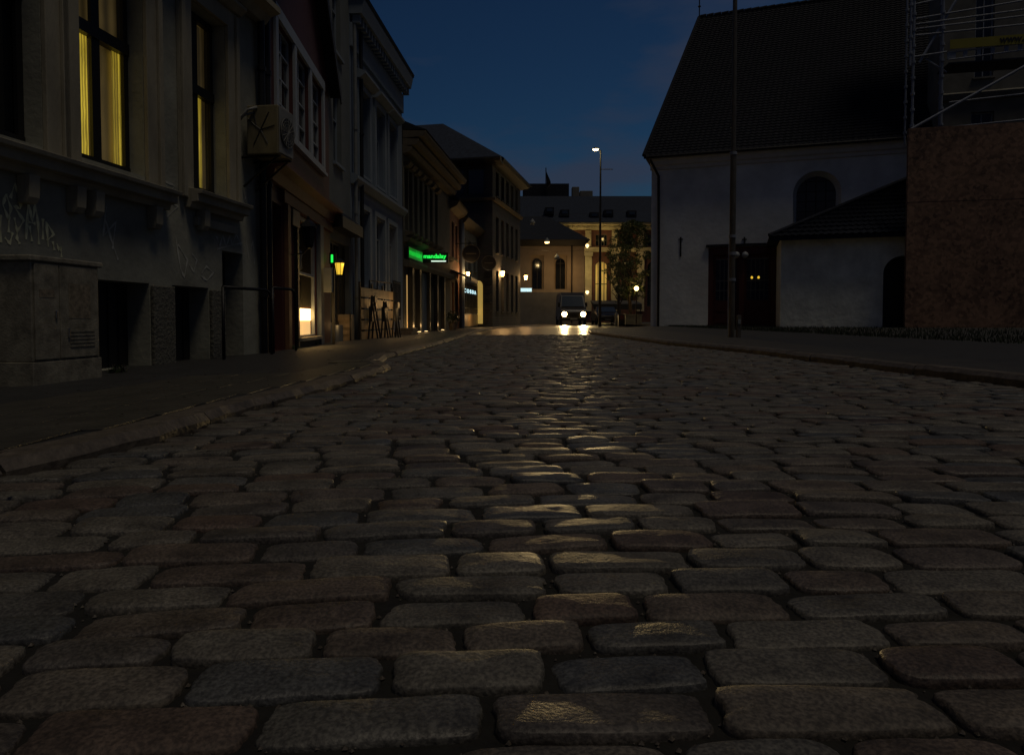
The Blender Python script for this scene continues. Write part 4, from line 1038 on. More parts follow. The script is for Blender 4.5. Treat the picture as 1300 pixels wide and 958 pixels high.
# ---- building 10: long museum-like brick building
YT = 85
f10 = F(at(640, 300, YT).x, YT, 1, 0); f10.n = Vector((0, -1, 0))
b10 = thing('long_brick_building', 'long dark brick building with pale pilasters and big slate roof', 'building', f10.P(0, 0, 0))
L10 = at(860, 300, YT).x-f10.o.x; z10 = at(0, 288, YT).z
pc = [at(x, 350, YT).x-f10.o.x for x in (714, 746.5, 780, 813, 846)]
hs = []
for a, b in zip(pc, pc[1:]): 
    c = (a+b)/2; hs += [(c-.75, c+.75, 2.0, at(0, 332, YT).z), (c-.7, c+.7, at(0, 312, YT).z, at(0, 298, YT).z)]
f10.wall(0, L10, ZB, z10, hs, 14, dep=.4).build('wall', 'brick_far', b10)
for i, h in enumerate(hs): 
    if i % 2 == 0: spandrel(f10, (h[0]+h[1])/2, (h[1]-h[0])/2, h[3], mat='brick_far', par=b10, dep=.38)
    w = f10.window(*h, b10, nf=-.15, cols=4, rows=((h[2]+h[3])/2,), mw=.09, fm='dark_green', pm='far_lit' if i in (2, ) else 'glass', sill=False)
for c in pc:
    mb = MB(); f10.box(mb, c-.42, c+.42, .003, .35, at(0, 395, YT).z, at(0, 325, YT).z); f10.box(mb, c-.55, c+.55, .003, .45, at(0, 325, YT).z+.004, at(0, 320, YT).z); f10.box(mb, c-.35, c+.35, .003, .3, at(0, 313, YT).z, at(0, 293, YT).z)
    mb.build('pilaster', 'creamstone', b10)
f10.prism(MB(), 0, L10, [(.003, at(0, 320, YT).z+.01), (.45, at(0, 319, YT).z), (.55, at(0, 314.5, YT).z), (.003, at(0, 314, YT).z)]).build('string_course', 'creamstone', b10)
mb = MB(); f10.prism(mb, 0, L10, [(.003, at(0, 292, YT).z), (.4, at(0, 291.5, YT).z), (.5, at(0, 288, YT).z+.0), (1.0, at(0, 286, YT).z), (1.0, at(0, 284, YT).z), (.003, at(0, 284, YT).z)])
k = .2
while k < L10-.3: f10.box(mb, k, k+.22, .5, .8, at(0, 290.5, YT).z, at(0, 288.2, YT).z); k += .55
mb.build('cornice', 'creamstone', b10)
ze = at(0, 283.5, YT).z; zrd = at(0, 249, YT+5).z
f10.prism(MB(), -2, L10+2, [(1.1, ze), (-5, zrd), (-10, zrd), (-15, ze)]).build('roof', 'slate_pale', b10)
p = at(664, 245, YT+6); q = at(722, 234, YT+6); MB().box(p.x, q.x, YT+5.5, YT+9, zrd-.4, q.z).build('roof_attic', 'slate', b10)
for (xa, xb, yt) in ((726, 735, 238), (736, 752, 243)):
    p = at(xa, yt, YT+7); q = at(xb, yt, YT+7); MB().box(p.x, q.x, YT+6.5, YT+7.7, zrd-.3, p.z).build('chimney', 'grey_lower', b10, bevel=.05)
for x_, y_ in ((697, 268), (716, 271), (753, 274), (771, 271), (800, 272)):
    p = at(x_, y_, YT+1.2); sl = MB().box(p.x-.55, p.x+.55, p.y-1.4, p.y+.6, p.z-.55, p.z+.25).build('dormer', 'slate', b10); MB().box(p.x-.35, p.x+.35, p.y-1.45, p.y-1.41, p.z-.25, p.z+.1).build('pane', 'glass_blue', sl)
for x_, y_ in ((742, 340), (768, 350), (800, 330)): light('facade_lamp', 'POINT', at(x_, y_, YT-2.2), 60, (1, .72, .25), .2)
for x_ in (735, 770): light('cornice_lamp', 'POINT', at(x_, 300, YT-1.5), 30, (1, .72, .25), .2)
for x_, y_, lab in ((745.5, 312, 'small bright wall lamp high on the brick building pilaster'), (745.5, 371, 'small bright wall lamp low on the brick building pilaster')):
    p = at(x_, y_, YT-1); t = thing('wall_lamp', lab, 'lamp', p, 'wall lamps on the long brick building'); MB().lathe(p, [(.05, -.25), (.2, -.05), (.22, .1), (.1, .2)], 10).build('globe', 'lamp_small', t); mb = MB(); mb.tube([p+Vector((0, 0, -.2)), p+Vector((0, .5, -.3))], .04, 5); mb.build('arm', 'iron', t)
# flag
p = at(694, 250, 88); t = thing('flagpole', 'dark flag hanging from a pole above the far slate roof', 'flag', (p.x, 90, zrd-.5))
mb = MB(); mb.tube([(p.x, 90, zrd-.5), (p.x, 90, at(0, 213, 90).z)], .07, 6); mb.build('pole', 'iron', t)
za_, zb_ = at(0, 236, 90).z, at(0, 217, 90).z
mb = MB(); n = 8
for i in range(n+1):
    u = i/n
    for k in range(4): mb.v.append((p.x+.07+.75*math.sin(u*2.6+.3)*k/3*(.5+.5*u if u < .8 else .6), 90+.12*math.sin(k*2+u*5), zb_+(za_-zb_)*u-k*.15))
for i in range(n):
    for k in range(3): mb.f.append((i*4+k, i*4+k+1, (i+1)*4+k+1, (i+1)*4+k))
mb.build('flag', 'flag', t, recalc=False)
# ---- van with headlights
YV = 50; vx = (at(716.5, 399, YV).x+at(740.3, 399, YV).x)/2; 
van = thing('delivery_van', 'dark delivery van driving towards us with both headlights blazing', 'van', (vx, YV, 0))
zt = at(0, 370, YV).z; hw = .98
mb = MB()
prof = [(-.0, .35), (-.02, .95), (.12, 1.12), (.75, 1.30), (1.35, zt-.25), (1.7, zt-.02), (5.6, zt), (5.75, zt-.1), (5.8, .35)]   # (y,z)
k = len(prof); vs = []
for sx, ins in ((-1, 0), (1, 0)):
    for (yy, zz) in prof: vs.append((vx+sx*(hw-(.10 if zz > 1.4 else 0)-(.06 if yy < .1 else 0)), YV+yy, zz))
mb.add(vs, [tuple(range(k))[::-1], tuple(range(k, 2*k))]+[(i, (i+1) % k, k+(i+1) % k, k+i) for i in range(k)])
mb.build('body', 'van', van, bevel=.06)
mb = MB(); mb.add([(vx-.84, YV+.78, 1.36), (vx+.84, YV+.78, 1.36), (vx+.76, YV+1.31, zt-.30), (vx-.76, YV+1.31, zt-.30), (vx-.84, YV+.74, 1.38), (vx+.84, YV+.74, 1.38), (vx+.76, YV+1.27, zt-.28), (vx-.76, YV+1.27, zt-.28)], [(0, 1, 2, 3), (4, 5, 6, 7), (0, 1, 5, 4), (1, 2, 6, 5), (2, 3, 7, 6), (3, 0, 4, 7)])
mb.build('windscreen', 'glass_blue', van)
MB().box(vx-.9, vx+.9, YV-.08, YV+.02, .32, .56).build('bumper', 'iron', van, bevel=.03)
MB().box(vx-.45, vx+.45, YV-.05, YV-.022, .66, .9).build('grille', 'iron', van, bevel=.02)
MB().box(vx-.26, vx+.26, YV-.095, YV-.082, .40, .51).build('number_plate', 'zinc', van)
for sx in (-1, 1):
    for yy in (.85, 4.6):
        w = MB().lathe((vx+sx*(hw-.08), YV+yy, .33), [(.2, -.1), (.33, -.09), (.34, 0), (.33, .09), (.2, .1)], 20, 'x').build('wheel', 'tyre', van)
        MB().lathe((vx+sx*(hw-.08), YV+yy, .33), [(.19, -.105), (.19, .105)], 14, 'x').build('rim', 'zinc', w)
    hx = vx+sx*(at(740.3, 399, YV).x-vx)
    hl = MB().lathe((hx, YV-.03, .80), [(.19, .02), (.19, -.02), (.17, -.045)], 18, 'y').build('headlight', 'chrome', van)
    MB().lathe((hx, YV-.03, .80), [(.18, -.046), (.15, -.066), (.06, -.078)], 16, 'y').build('bulb', 'head', hl)
    MB().box(vx+sx*(hw+.02)-.09, vx+sx*(hw+.02)+.09, YV+.9, YV+1.05, 1.35, 1.68).build('wing_mirror', 'iron', van, bevel=.02)
    s_ = light('headlight_beam', 'SPOT', (hx, YV-.15, .80), 4200, (1, .70, .30), .10, spot_size=R(15), spot_blend=.8)
    s_.rotation_euler = (R(90-1.0), 0, R(180-3.5)) 
    s_.rotation_euler = (Vector((-vx*.7, -YV, -4.6))).to_track_quat('-Z', 'Y').to_euler()

# ---- street lamp
YL = 40; pt = at(762.5, 191, YL)
sl = thing('street_lamp', 'tall slender street lamp lit against the dusk sky beyond the crossing', 'street lamp', (pt.x, YL, 0))
mb = MB(); mb.tube([(pt.x, YL, -.05), (pt.x, YL, 3), (pt.x, YL, pt.z)], [.09, .075, .045], 10); mb.build('pole', 'iron', sl)
hd = at(756, 190, YL)
mb = MB(); mb.tube([(pt.x, YL, pt.z-.05), (hd.x+.1, YL-.05, hd.z+.08)], .03, 6); mb.tube([(pt.x, YL, at(0, 215, YL).z), (pt.x+.72, YL, at(0, 215, YL).z)], .025, 6); mb.build('arm', 'iron', sl)
h_ = MB().lathe((hd.x, YL-.05, hd.z), [(.05, .12), (.20, .04), (.20, .0)], 14).build('head', 'iron', sl); MB().lathe((hd.x, YL-.05, hd.z), [(.17, -.002), (.14, -.05), (.05, -.075)], 14).build('bulb', 'lamp_white', h_)
light('street_lamp_light', 'POINT', (hd.x-.25, YL-.3, hd.z-.25), 60, (1, .8, .4), .12)
# suspended lamps
for x_, y_, m_, lab, e in ((694.5, 307, 'lamp_small', 'hanging street lamp glowing yellow on a wire before the cream house', 40), (707, 327.5, 'zinc', 'unlit hanging lamp on the lower wire before the cream house', 0), (676, 283, 'zinc', 'unlit hanging lamp on the highest wire near the stone building', 0)):
    p = at(x_, y_, 55); t = thing('hanging_lamp', lab, 'lamp', p, 'lamps hung on wires over the crossing')
    MB().lathe(p, [(.22, .0), (.20, .12), (.08, .25), (.03, .34)], 14).build('shade', 'zinc', t); MB().lathe(p, [(.18, -.10), (.20, -.002)], 12).build('bulb', m_ if e else 'zinc', t)
    mb = MB(); mb.tube([p+Vector((0, 0, .34)), p+Vector((0, 0, .5))], .015, 5); mb.tube([(-.5 if y_ > 0 else 0, 55, p.z+.9), p+Vector((0, 0, .5)), (22, 55, p.z+1.6)], .008, 4); mb.build('wire', 'iron', t)
    if e: light('hanging_lamp_light', 'POINT', p-Vector((0, .1, .3)), e, (1, .7, .3), .12)

# ---- tree by the church corner, and one beyond
def tree(name, label, x, y, h, r, n, trunk_h):
    t = thing('broadleaf_tree', label, 'tree', (x, y, 0), 'trees at the far square')
    mb = MB(); mb.tube([(x, y, -.1), (x+.05, y, trunk_h*.5), (x-.02, y, trunk_h), (x+.05, y, h*.75)], [.16, .12, .10, .03], 8)
    lim = []
    for k in range(9):
        a = random.random()*6.28; z0 = trunk_h*.8+k*.28; e = Vector((x+math.cos(a)*r*.7, y+math.sin(a)*r*.7, z0+random.uniform(.8, 1.6))); lim.append(e)
        mb.tube([(x, y, z0), (x+math.cos(a)*r*.3, y+math.sin(a)*r*.3, z0+.5), e], [.05, .035, .012], 5)
    mb.build('trunk', 'bark', t)
    mb = MB()
    for k in range(n):
        a = random.random()*6.28; zz = trunk_h+(h-trunk_h)*random.random(); u = (zz-trunk_h)/(h-trunk_h); rr = r*(math.sin(math.pi*(u*.86+.10))**.6)*random.random()**.5
        leaf_clump(mb, (x+math.cos(a)*rr, y+math.sin(a)*rr, zz), random.uniform(.22, .45), 42, .085, .8)
    mb.build('crown', 'leaf', t, recalc=False); return t
tx = at(800, 300, 44).x
tree('t', 'leafy tree rising beside the church corner at the street end', tx, 44, at(0, 281, 44).z, 1.55, 130, 1.9)
tree('t', 'smaller leafy tree behind the lit globe lamp, right of the lamp post', at(786, 300, 52).x, 52, at(0, 318, 52).z, 1.1, 50, 1.8)
light('tree_lamp', 'POINT', at(805, 366, 42.3), 3.5, (1, .7, .3), .1)
p = at(808, 366, 43); t = thing('globe_lamp', 'small lit globe lamp on a post under the tree', 'lamp post', (p.x, 43, 0))
mb = MB(); mb.tube([(p.x, 43, 0), (p.x, 43, p.z-.12)], .035, 6); mb.build('post', 'iron', t); MB().lathe(p, [(.04, -.14), (.12, -.07), (.14, 0), (.12, .08), (.03, .13)], 12).build('globe', 'lamp_warm', t)
# things right of the van
p = at(794, 415, 43.5); q = at(815, 400, 43.5); t = thing('street_cabinet', 'pale grey street cabinet standing left of the church corner', 'cabinet', (p.x, 43.5, 0))
MB().box(p.x, q.x, 43.5, 44.1, 0, q.z).build('body', 'zinc', t, bevel=.02); MB().box(p.x-.03, q.x+.03, 43.45, 44.15, q.z+.002, q.z+.06).build('cap', 'zinc', t)
p = at(789.5, 415, 43); t = thing('litter_bin', 'dark litter bin with a red panel beside the street cabinet', 'bin', (p.x, 43, 0))
MB().box(p.x-.2, p.x+.2, 43, 43.4, 0, .75).build('body', 'iron', t, bevel=.03); MB().box(p.x-.13, p.x+.13, 42.98, 42.998, .42, .68).build('panel', 'red_door', t)
p = at(781.5, 414, 44); tag(MB().lathe((p.x, 44, 0), [(.06, -.02), (.05, .75), (.055, .78), (.03, .84)], 10).build('bollard', 'zinc'), 'slim pale bollard between the parked car and the litter bin', 'bollard')
# hedge / dark canopy behind
p = at(752, 400, 56); q = at(812, 384, 56); t = thing('cafe_canopy', 'low dark canopy spanning behind the parked car near the tree', 'canopy', ((p.x+q.x)/2, 56, 0))
mb = MB(); mb.hexa([(p.x, 55, p.z+.45), (q.x, 55, p.z+.45), (q.x, 57.4, p.z+1.2), (p.x, 57.4, p.z+1.2), (p.x, 55, p.z+.9), (q.x, 55, p.z+.9), (q.x, 57.4, q.z+.2), (p.x, 57.4, q.z+.2)]); mb.build('awning', 'dark_green', t)
for x_ in (p.x+.1, (p.x+q.x)/2, q.x-.1):
    mb = MB(); mb.tube([(x_, 55.1, 0), (x_, 55.1, p.z+.5)], .04, 6); mb.build('post', 'iron', t)
# parked car seen from the front
def car(x, y, label, mat):
    t = thing('parked_car', label, 'car', (x, y, 0)); w = .88
    prof = [(0, .3), (-.02, .62), (.1, .78), (1.0, .95), (1.7, 1.42), (3.0, 1.45), (3.7, 1.0), (4.2, .92), (4.25, .3)]; k = len(prof); vs = []
    for sx in (-1, 1):
        for yy, zz in prof: vs.append((x+sx*(w-(.16 if zz > 1.2 else 0)), y+yy, zz))
    MB().add(vs, [tuple(range(k))[::-1], tuple(range(k, 2*k))]+[(i, (i+1) % k, k+(i+1) % k, k+i) for i in range(k)]).build('body', mat, t, bevel=.06)
    mb = MB(); mb.add([(x-.76, y+1.04, .99), (x+.76, y+1.04, .99), (x+.66, y+1.62, 1.38), (x-.66, y+1.62, 1.38)], [(0, 1, 2, 3)]); ob = mb.build('windscreen', 'glass_blue', t); ob.location = (0, -.03, .02)
    for sx in (-1, 1):
        MB().box(x+sx*.62-.16, x+sx*.62+.16, y-.06, y-.01,   .56, .70).build('headlight', 'zinc', t, bevel=.02)
        for yy in (.8, 3.4): MB().lathe((x+sx*.80, y+yy, .31), [(.2, -.09), (.31, -.08), (.31, .08), (.2, .09)], 18, 'x').build('wheel', 'tyre', t)
    MB().box(x-.24, x+.24, y-.05, y-.025, .36, .46).build('number_plate', 'zinc', t)
car(at(772, 410, 53).x, 53, 'dark car parked between the van and the litter bin', 'van')

# ================================================================ RIGHT SIDE: CHURCH
fch = F(6.35, 31.3, .947, -.32); SC = lambda px, py=300: fch.S(px, py)
ch = thing('church', 'large white stone church with a steep dark tiled roof and red doors', 'church', fch.P(0, 0, 0))
LC = 24; zE = 7.75
pd = (SC(899, 360), SC(989, 360)); zd = fch.Z(945, 313)
cwx = SC(1037, 250); wr_ = (SC(1067, 250)-SC(1006, 250))/2; wz = fch.Z(1037, 217)
# wall with door hole and arched window hole (arch filled by spandrels)
hw_ = (cwx-wr_, cwx+wr_, 3.0, wz)
fch.wall(0, LC, ZB, zE, [(pd[0], pd[1], .1, zd), hw_], 12, dep=.5).build('wall', 'white_plaster', ch)
spandrel(fch, cwx, wr_, wz, par=ch)
# inner splay ring and window
mb = MB(); rr = wr_-.16; zc = wz-wr_; n = 16
pts = [(cwx-rr, 3.0)]+[(cwx-rr*math.cos(t), zc+rr*math.sin(t)) for t in [math.pi*k/n for k in range(n+1)]]+[(cwx+rr, 3.0)]
outp = [(cwx-wr_+.005, 3.0)]+[(cwx-(wr_-.005)*math.cos(t), zc+(wr_-.005)*math.sin(t)) for t in [math.pi*k/n for k in range(n+1)]]+[(cwx+wr_-.005, 3.0)]
k = len(pts); mb.add([fch.P(a, -.10, z) for a, z in outp]+[fch.P(a, -.38, z) for a, z in pts], [(i, i+1, k+i+1, k+i) for i in range(k-1)]); mb.build('window_splay', 'church_trim', ch)
wn = MB(); 
for q in (-.5, 0, .5): fch.box(wn, cwx+q*rr-.02, cwx+q*rr+.02, -.42, -.39, 3.02, zc+math.sqrt(max(0, rr*rr-(q*rr)**2)))
for z in np.arange(3.4, wz-.3, .42): fch.box(wn, cwx-rr+.02, cwx+rr-.02, -.415, -.395, z, z+.03)
wi = wn.build('window', 'dark_green', ch); mb = MB(); mb.add([fch.P(a, -.43, z) for a, z in pts], [tuple(range(k))]); mb.build('pane', 'glass', wi)
# cornice
mb = MB(); fch.prism(mb, -.05, LC, [(.003, 7.20), (.08, 7.22), (.10, 7.36), (.20, 7.40), (.24, 7.55), (.34, 7.62), (.36, 7.78), (.003, 7.80)]); mb.build('cornice', 'church_trim', ch)
# roof courses
e0 = fch.P(-.30, .42, 7.78); e1 = fch.P(LC, .42, 7.78); rz = 16.3; r0 = fch.P(1.66, -6, rz); r1_ = fch.P(LC, -6, rz)
b0 = fch.P(-.30, -12.4, 7.78); b1_ = fch.P(LC, -12.4, 7.78)
rf = tiled(e0, e1, r1_, r0, 58, .035, waves=100, amp=.018).build('roof', 'tile', ch, recalc=False)
mb = MB(); mb.add([e0, b0, r0], [(0, 1, 2)]); mb.add([b0, b1_, r1_, r0], [(0, 1, 2, 3)]); mb.add([e0, e1, b1_, b0], [(0, 1, 2, 3)]); mb.add([e0-Vector((0, 0, .12)), e1-Vector((0, 0, .12)), e1, e0], [(0, 1, 2, 3)]); mb.build('roof_back', 'tile', ch)
mb = MB(); n = 60
for k in range(n): a_ = r0.lerp(r1_, k/n); c_ = r0.lerp(r1_, (k+.96)/n); mb.tube([a_+Vector((0, 0, -.02)), c_+Vector((0, 0, .015))], .12, 8)
mb.tube([r0, e0+Vector((0, 0, .03))], .09, 8); mb.build('ridge_tiles', 'tile', ch)
# weather vane on the ridge end
mb = MB(); mb.tube([r0, r0+Vector((0, 0, 1.65))], .03, 6); mb.tube([r0+Vector((-.22, 0, .95)), r0+Vector((.22, 0, .95))], .02, 5); mb.lathe(r0+Vector((0, 0, .55)), [(.01, -.08), (.09, 0), (.01, .08)], 8)
mb.box(r0.x-.02, r0.x+.2, r0.y-.01, r0.y+.01, r0.z+1.28, r0.z+1.48); mb.build('weathervane', 'iron', ch)
# door portal
mb = MB(); a, b = pd
fch.box(mb, a+.003, a+.22, -.14, -.02, .1, zd-.004); fch.box(mb, b-.32, b-.003, -.14, -.02, .1, zd-.004); fch.box(mb, a+.22, b-.32, -.14, -.02, zd-.34, zd-.004); fch.box(mb, (a+b)/2-.17, (a+b)/2+.05, -.145, -.03, .1, zd-.34)
mb.build('door_frame', 'red_door', ch, bevel=.01)
fch.box(MB(), a-.1, b+.1, .003, .12, zd+.005, zd+.12).build('hood', 'iron', ch)
for (p, q) in ((a+.22, (a+b)/2-.17), ((a+b)/2+.05, b-.32)):
    mb = MB(); fch.box(mb, p+.004, q-.004, -.22, -.16, .12, 1.30); fch.box(mb, p+.004, p+.1, -.22, -.16, 1.30, zd-.35); fch.box(mb, q-.1, q-.004, -.22, -.16, 1.30, zd-.35); fch.box(mb, p+.1, q-.1, -.22, -.16, zd-.5, zd-.35)
    for z in (.3, .8): fch.box(mb, p+.15, q-.15, -.16, -.14, z, z+.38)
    d = mb.build('door', 'red_door', ch)
    mb = MB(); 
    for k in range(1, 5): fch.box(mb, p+.1+(q-p-.2)*k/5-.01, p+.1+(q-p-.2)*k/5+.01, -.19, -.17, 1.3, zd-.5)
    for z in (1.3+.42*1, 1.3+.42*2): fch.box(mb, p+.1, q-.1, -.188, -.168, z, z+.025)
    fch.box(mb, p+.1, q-.1, -.186, -.166, zd-.54, zd-.5)
    w = mb.build('window', 'zinc', d); fch.box(MB(), p+.1, q-.1, -.215, -.20, 1.3, zd-.5).build('pane', 'glass_blue', w)
    if p > (a+b)/2:
        for dx in (0, .28): 
            c = fch.P(fch.S(954.5, 352)+dx, -.19, fch.Z(954.5, 352)); MB().lathe(c, [(.02, -.05), (.045, -.04), (.05, .02), (.02, .06)], 8).build('lamp', 'lantern_and_reflection', d)  # glowing dots stand in for yellow lights reflected in the pane
for x_, dx in ((935, 0), (946, 0)):
    c = fch.P(SC(x_, 324), .12, fch.Z(x_, 324)); q = MB().lathe(c, [(.02, -.15), (.11, -.1), (.15, 0), (.11, .1), (.02, .15)], 12).build('globe_light', 'white_wood', ch, smooth=True)
for x_, y0, y1 in ((864, 326, 301), (945, 312, 301)):
    z0, z1 = fch.Z(x_, y0), fch.Z(x_, y1); mb = MB(); fch.box(mb, SC(x_, y0)-.035, SC(x_, y0)+.035, .004, .03, z0, z1); fch.box(mb, SC(x_, y0)-.1, SC(x_, y0)+.1, .004, .028, z1-.12, z1-.08); mb.build('wall_anchor', 'iron', ch)
s_ = SC(836, 300); mb = MB(); mb.tube([fch.P(s_-.35, .45, 7.6), fch.P(s_, .15, 6.9), fch.P(s_+.02, .09, 4), fch.P(s_+.02, .09, .1)], .06, 8); mb.build('downpipe', 'iron', ch)
mb = MB(); mb.tube([fch.P(-.2, .46, 7.72), fch.P(LC, .46, 7.72)], .07, 8); mb.build('gutter', 'iron', ch)

# annex (vestibule)
fa = F(at(991, 360, 26).x, 26, .947, -.32)
an = thing('church_annex', 'low rough white annex with hipped pantile roof and dark arched door', 'building', fa.P(0, 0, 0))
zA_ = at(0, 301, 26).z; dd = (fa.S(1121, 370), fa.S(1121, 370)+1.25); zt_ = fa.Z(1135, 325)
fa.wall(0, 6.1, ZB, zA_, [(dd[0], dd[1], .15, zt_)], 3.7, dep=.45).build('wall', 'annex_plaster', an)
spandrel(fa, (dd[0]+dd[1])/2, 1.25/2, zt_, mat='annex_plaster', par=an, dep=.45)
fa.box(MB(), dd[0]+.01, dd[1]-.01, -.44, -.38, .15, zt_).build('door', 'black_wood', an)
zo = zA_-.02; v0 = fa.P(-.45, .42, zo); v1 = fa.P(6.3, .42, zo); v2 = fa.P(6.3, -3.8, zo); v3 = fa.P(-.45, -3.8, zo)
zR = at(0, 226, 27.3).z; ra = fa.P(5.2, -1.9, zR); rb = fa.P(5.6, -1.9, zR)
rf = tiled(v0, v1, rb, ra, 15, .05, waves=27, amp=.03).build('roof', 'tile2', an, recalc=False)
mb = MB(); mb.add([v0, v3, ra], [(0, 1, 2)]); mb.add([v3, v2, rb, ra], [(0, 1, 2, 3)]); mb.add([v1, v2, rb], [(0, 1, 2)]); mb.add([v0, v1, v2, v3], [(0, 1, 2, 3)]); mb.build('roof_back', 'tile2', an)
mb = MB(); mb.tube([v0+Vector((0, 0, .05)), ra+Vector((0, 0, .05))], .08, 8); mb.tube([ra, rb], .1, 8)
fa.box(mb, -.42, 6.25, .3, .40, zo-.14, zo-.01); mb.build('ridge_tiles', 'tile2', an)

# ---- pole on the right pavement
px0 = at(928.5, 431, 14.2); xP = px0.x; zP = px0.z
pol = thing('lighting_pole', 'tall weathered pole on the right pavement before the church doors', 'pole', (xP, 14.2, zP))
mb = MB(); r_ = .062; mb.tube([(xP, 14.2, zP-.1), (xP, 14.2, zP+.2), (xP, 14.2, at(0, 195, 14.2).z)], r_, 14); mb.build('lower_shaft', 'pole', pol)
zz = at(0, 195, 14.2).z; mb = MB(); mb.tube([(xP, 14.2, zz), (xP, 14.2, 10.5)], [.05, .04], 12); mb.build('upper_shaft', 'pole', pol)
mb = MB()
for y_ in (195, 300, 322, 355): z = at(0, y_, 14.2).z; mb.tube([(xP, 14.2, z-.03), (xP, 14.2, z+.03)], .075, 14)
mb.build('collar', 'galv', pol)
mb = MB(); mb.tube([(xP-.075, 14.2, at(0, 430, 14.2).z), (xP-.075, 14.2, at(0, 310, 14.2).z)], .012, 6); mb.build('cable_conduit', 'galv', pol)
p = at(937.5, 430, 14.0); q = thing('parking_post', 'short dark metal post with pale sticker beside the tall pole', 'post', (p.x, 14.0, p.z))
MB().box(p.x-.045, p.x+.045, 13.96, 14.04, p.z-.1, at(0, 400, 14).z).build('body', 'pole', q, bevel=.01); MB().box(p.x-.03, p.x+.03, 13.945, 13.958, at(0, 411, 14).z, at(0, 405, 14).z).build('sticker', 'zinc', q)

# ---- hoarding and scaffold
fh = F(at(1151, 300, 24).x, 24, 1, -.22)
ho = thing('plywood_hoarding', 'tall reddish chipboard hoarding at the right edge of the view', 'hoarding', fh.P(0, 0, .1))
zh = [ -.1, 2.2, fh.Z(1152, 257), at(1152, 163, 24).z]
widths = [0, 2.44, 4.88, 7.32, 9.76]
for j_ in range(2):
    z0, z1 = (zh[0], zh[2]) if j_ == 0 else (zh[2]+.008, zh[3])
    for a, b in zip(widths, widths[1:]):
        fh.box(MB(), a+.001, b-.001, -.03, .0 if j_ == 0 else .006, z0, z1).build('panel', 'osb', ho)
fh.box(MB(), 0.0, .03, -.15, -.031, zh[0], zh[3]).build('side_panel', 'osb', ho)
sc = thing('scaffolding', 'steel tube scaffolding with couplers rising above the chipboard hoarding', 'scaffolding', fh.P(1, -.6, zh[3]))
zt0 = zh[3]; zmax = 14.0
def post(s_, n_, z0, z1, r=.035):
    mb = MB(); mb.tube([fh.P(s_, n_, z0), fh.P(s_, n_, z1)], r, 8)
    z = z0+.4
    while z < z1: mb.tube([fh.P(s_, n_, z), fh.P(s_, n_, z+.09)], r+.03, 8); z += .55
    mb.build('upright', 'galv', sc)
sp_ = [fh.S(1157, 100), fh.S(1163, 100)]; 
post(sp_[0], -.15, fh.Z(1155, 82), zmax); post(sp_[1]-.02, -.25, zt0-.3, zmax, .045); post(fh.S(1200, 100), -.3, zt0-.3, zmax, .045); post(fh.S(1208, 100), -1.0, zt0-.3, zmax)
post(fh.S(1200, 100)+4.2, -.3, zt0-.3, zmax, .045); post(fh.S(1157, 100)+.2, -1.2, zt0-.3, zmax)
def bar(p, q, r=.03, n_=-.28, name='ledger'):
    a = fh.hit(*p, n_); b = fh.hit(*q, n_); mb = MB(); mb.tube([fh.P(a[0], n_, a[1]), fh.P(b[0], n_, b[1])], r, 8); mb.build(name, 'galv', sc)
bar((1155, 165), (1310, 79), .045, -.05, 'brace')
bar((1167, 80), (1214, 0), .045, -.33, 'brace'); bar((1175, 75), (1202, 92), .03, -.34, 'brace')
for yl, yr in ((24, 1), (31, 13), (37, 21), (45, 32)): bar((1163, yl), (1310, yr-2))
bar((1155, 73), (1202, 66)); bar((1160, 6), (1205, -4)); bar((1200, 162), (1310, 151)); bar((1205, 130), (1310, 118)); bar((1160, 45), (1200, 42), n_=-.6)
# ladder beams
def ladder(y0a, y0b, y1a, y1b, xa, xb):
    bar((xa, y0a), (xb, y0b), .028, -.2); bar((xa, y1a), (xb, y1b), .028, -.2)
    mb = MB()
    for k in range(7):
        x_ = xa+4+(xb-xa)*k/6.2; u = (x_-xa)/(xb-xa)
        a = fh.hit(x_, y0a+(y0b-y0a)*u, -.2); b = fh.hit(x_, y1a+(y1b-y1a)*u, -.2); w = .13 if k == 0 else .06
        fh.box(MB(), a[0]-w, a[0]+w, -.215, -.185, b[1], a[1]).build('beam_plate', 'galv', sc)
ladder(67, 53, 76, 62, 1204, 1312)
mb = MB(); a = fh.hit(1204, 80, -.3); fh.box(mb, a[0], a[0]+5, -1.3, -.24, a[1]-.06, a[1]-.01); mb.build('deck', 'black_wood', sc)
bn = thing('yellow_banner', 'long yellow advertising banner tied to the scaffolding', 'banner', fh.P(1.4, -.15, 9.8))
a = fh.hit(1206, 64, -.14); a2 = fh.hit(1206, 53, -.14); c = fh.hit(1312, 53, -.14); c2 = fh.hit(1312, 40, -.14)
zb0, zb1 = (a[1]+c[1])/2, (a2[1]+c2[1])/2
fh.box(MB(), a[0], c[0], -.15, -.135, zb0, zb1).build('cloth', 'yellow_banner', bn)
sx_ = fh.S(1269, 50, -.13); text_obj('www.s', 'lettering', 'black_wood', bn, fh.P(sx_, -.125, zb0+.08), fh.d, (0, 0, 1), fh.S(1305, 48, -.13)-sx_, (zb1-zb0)*.5, .004)
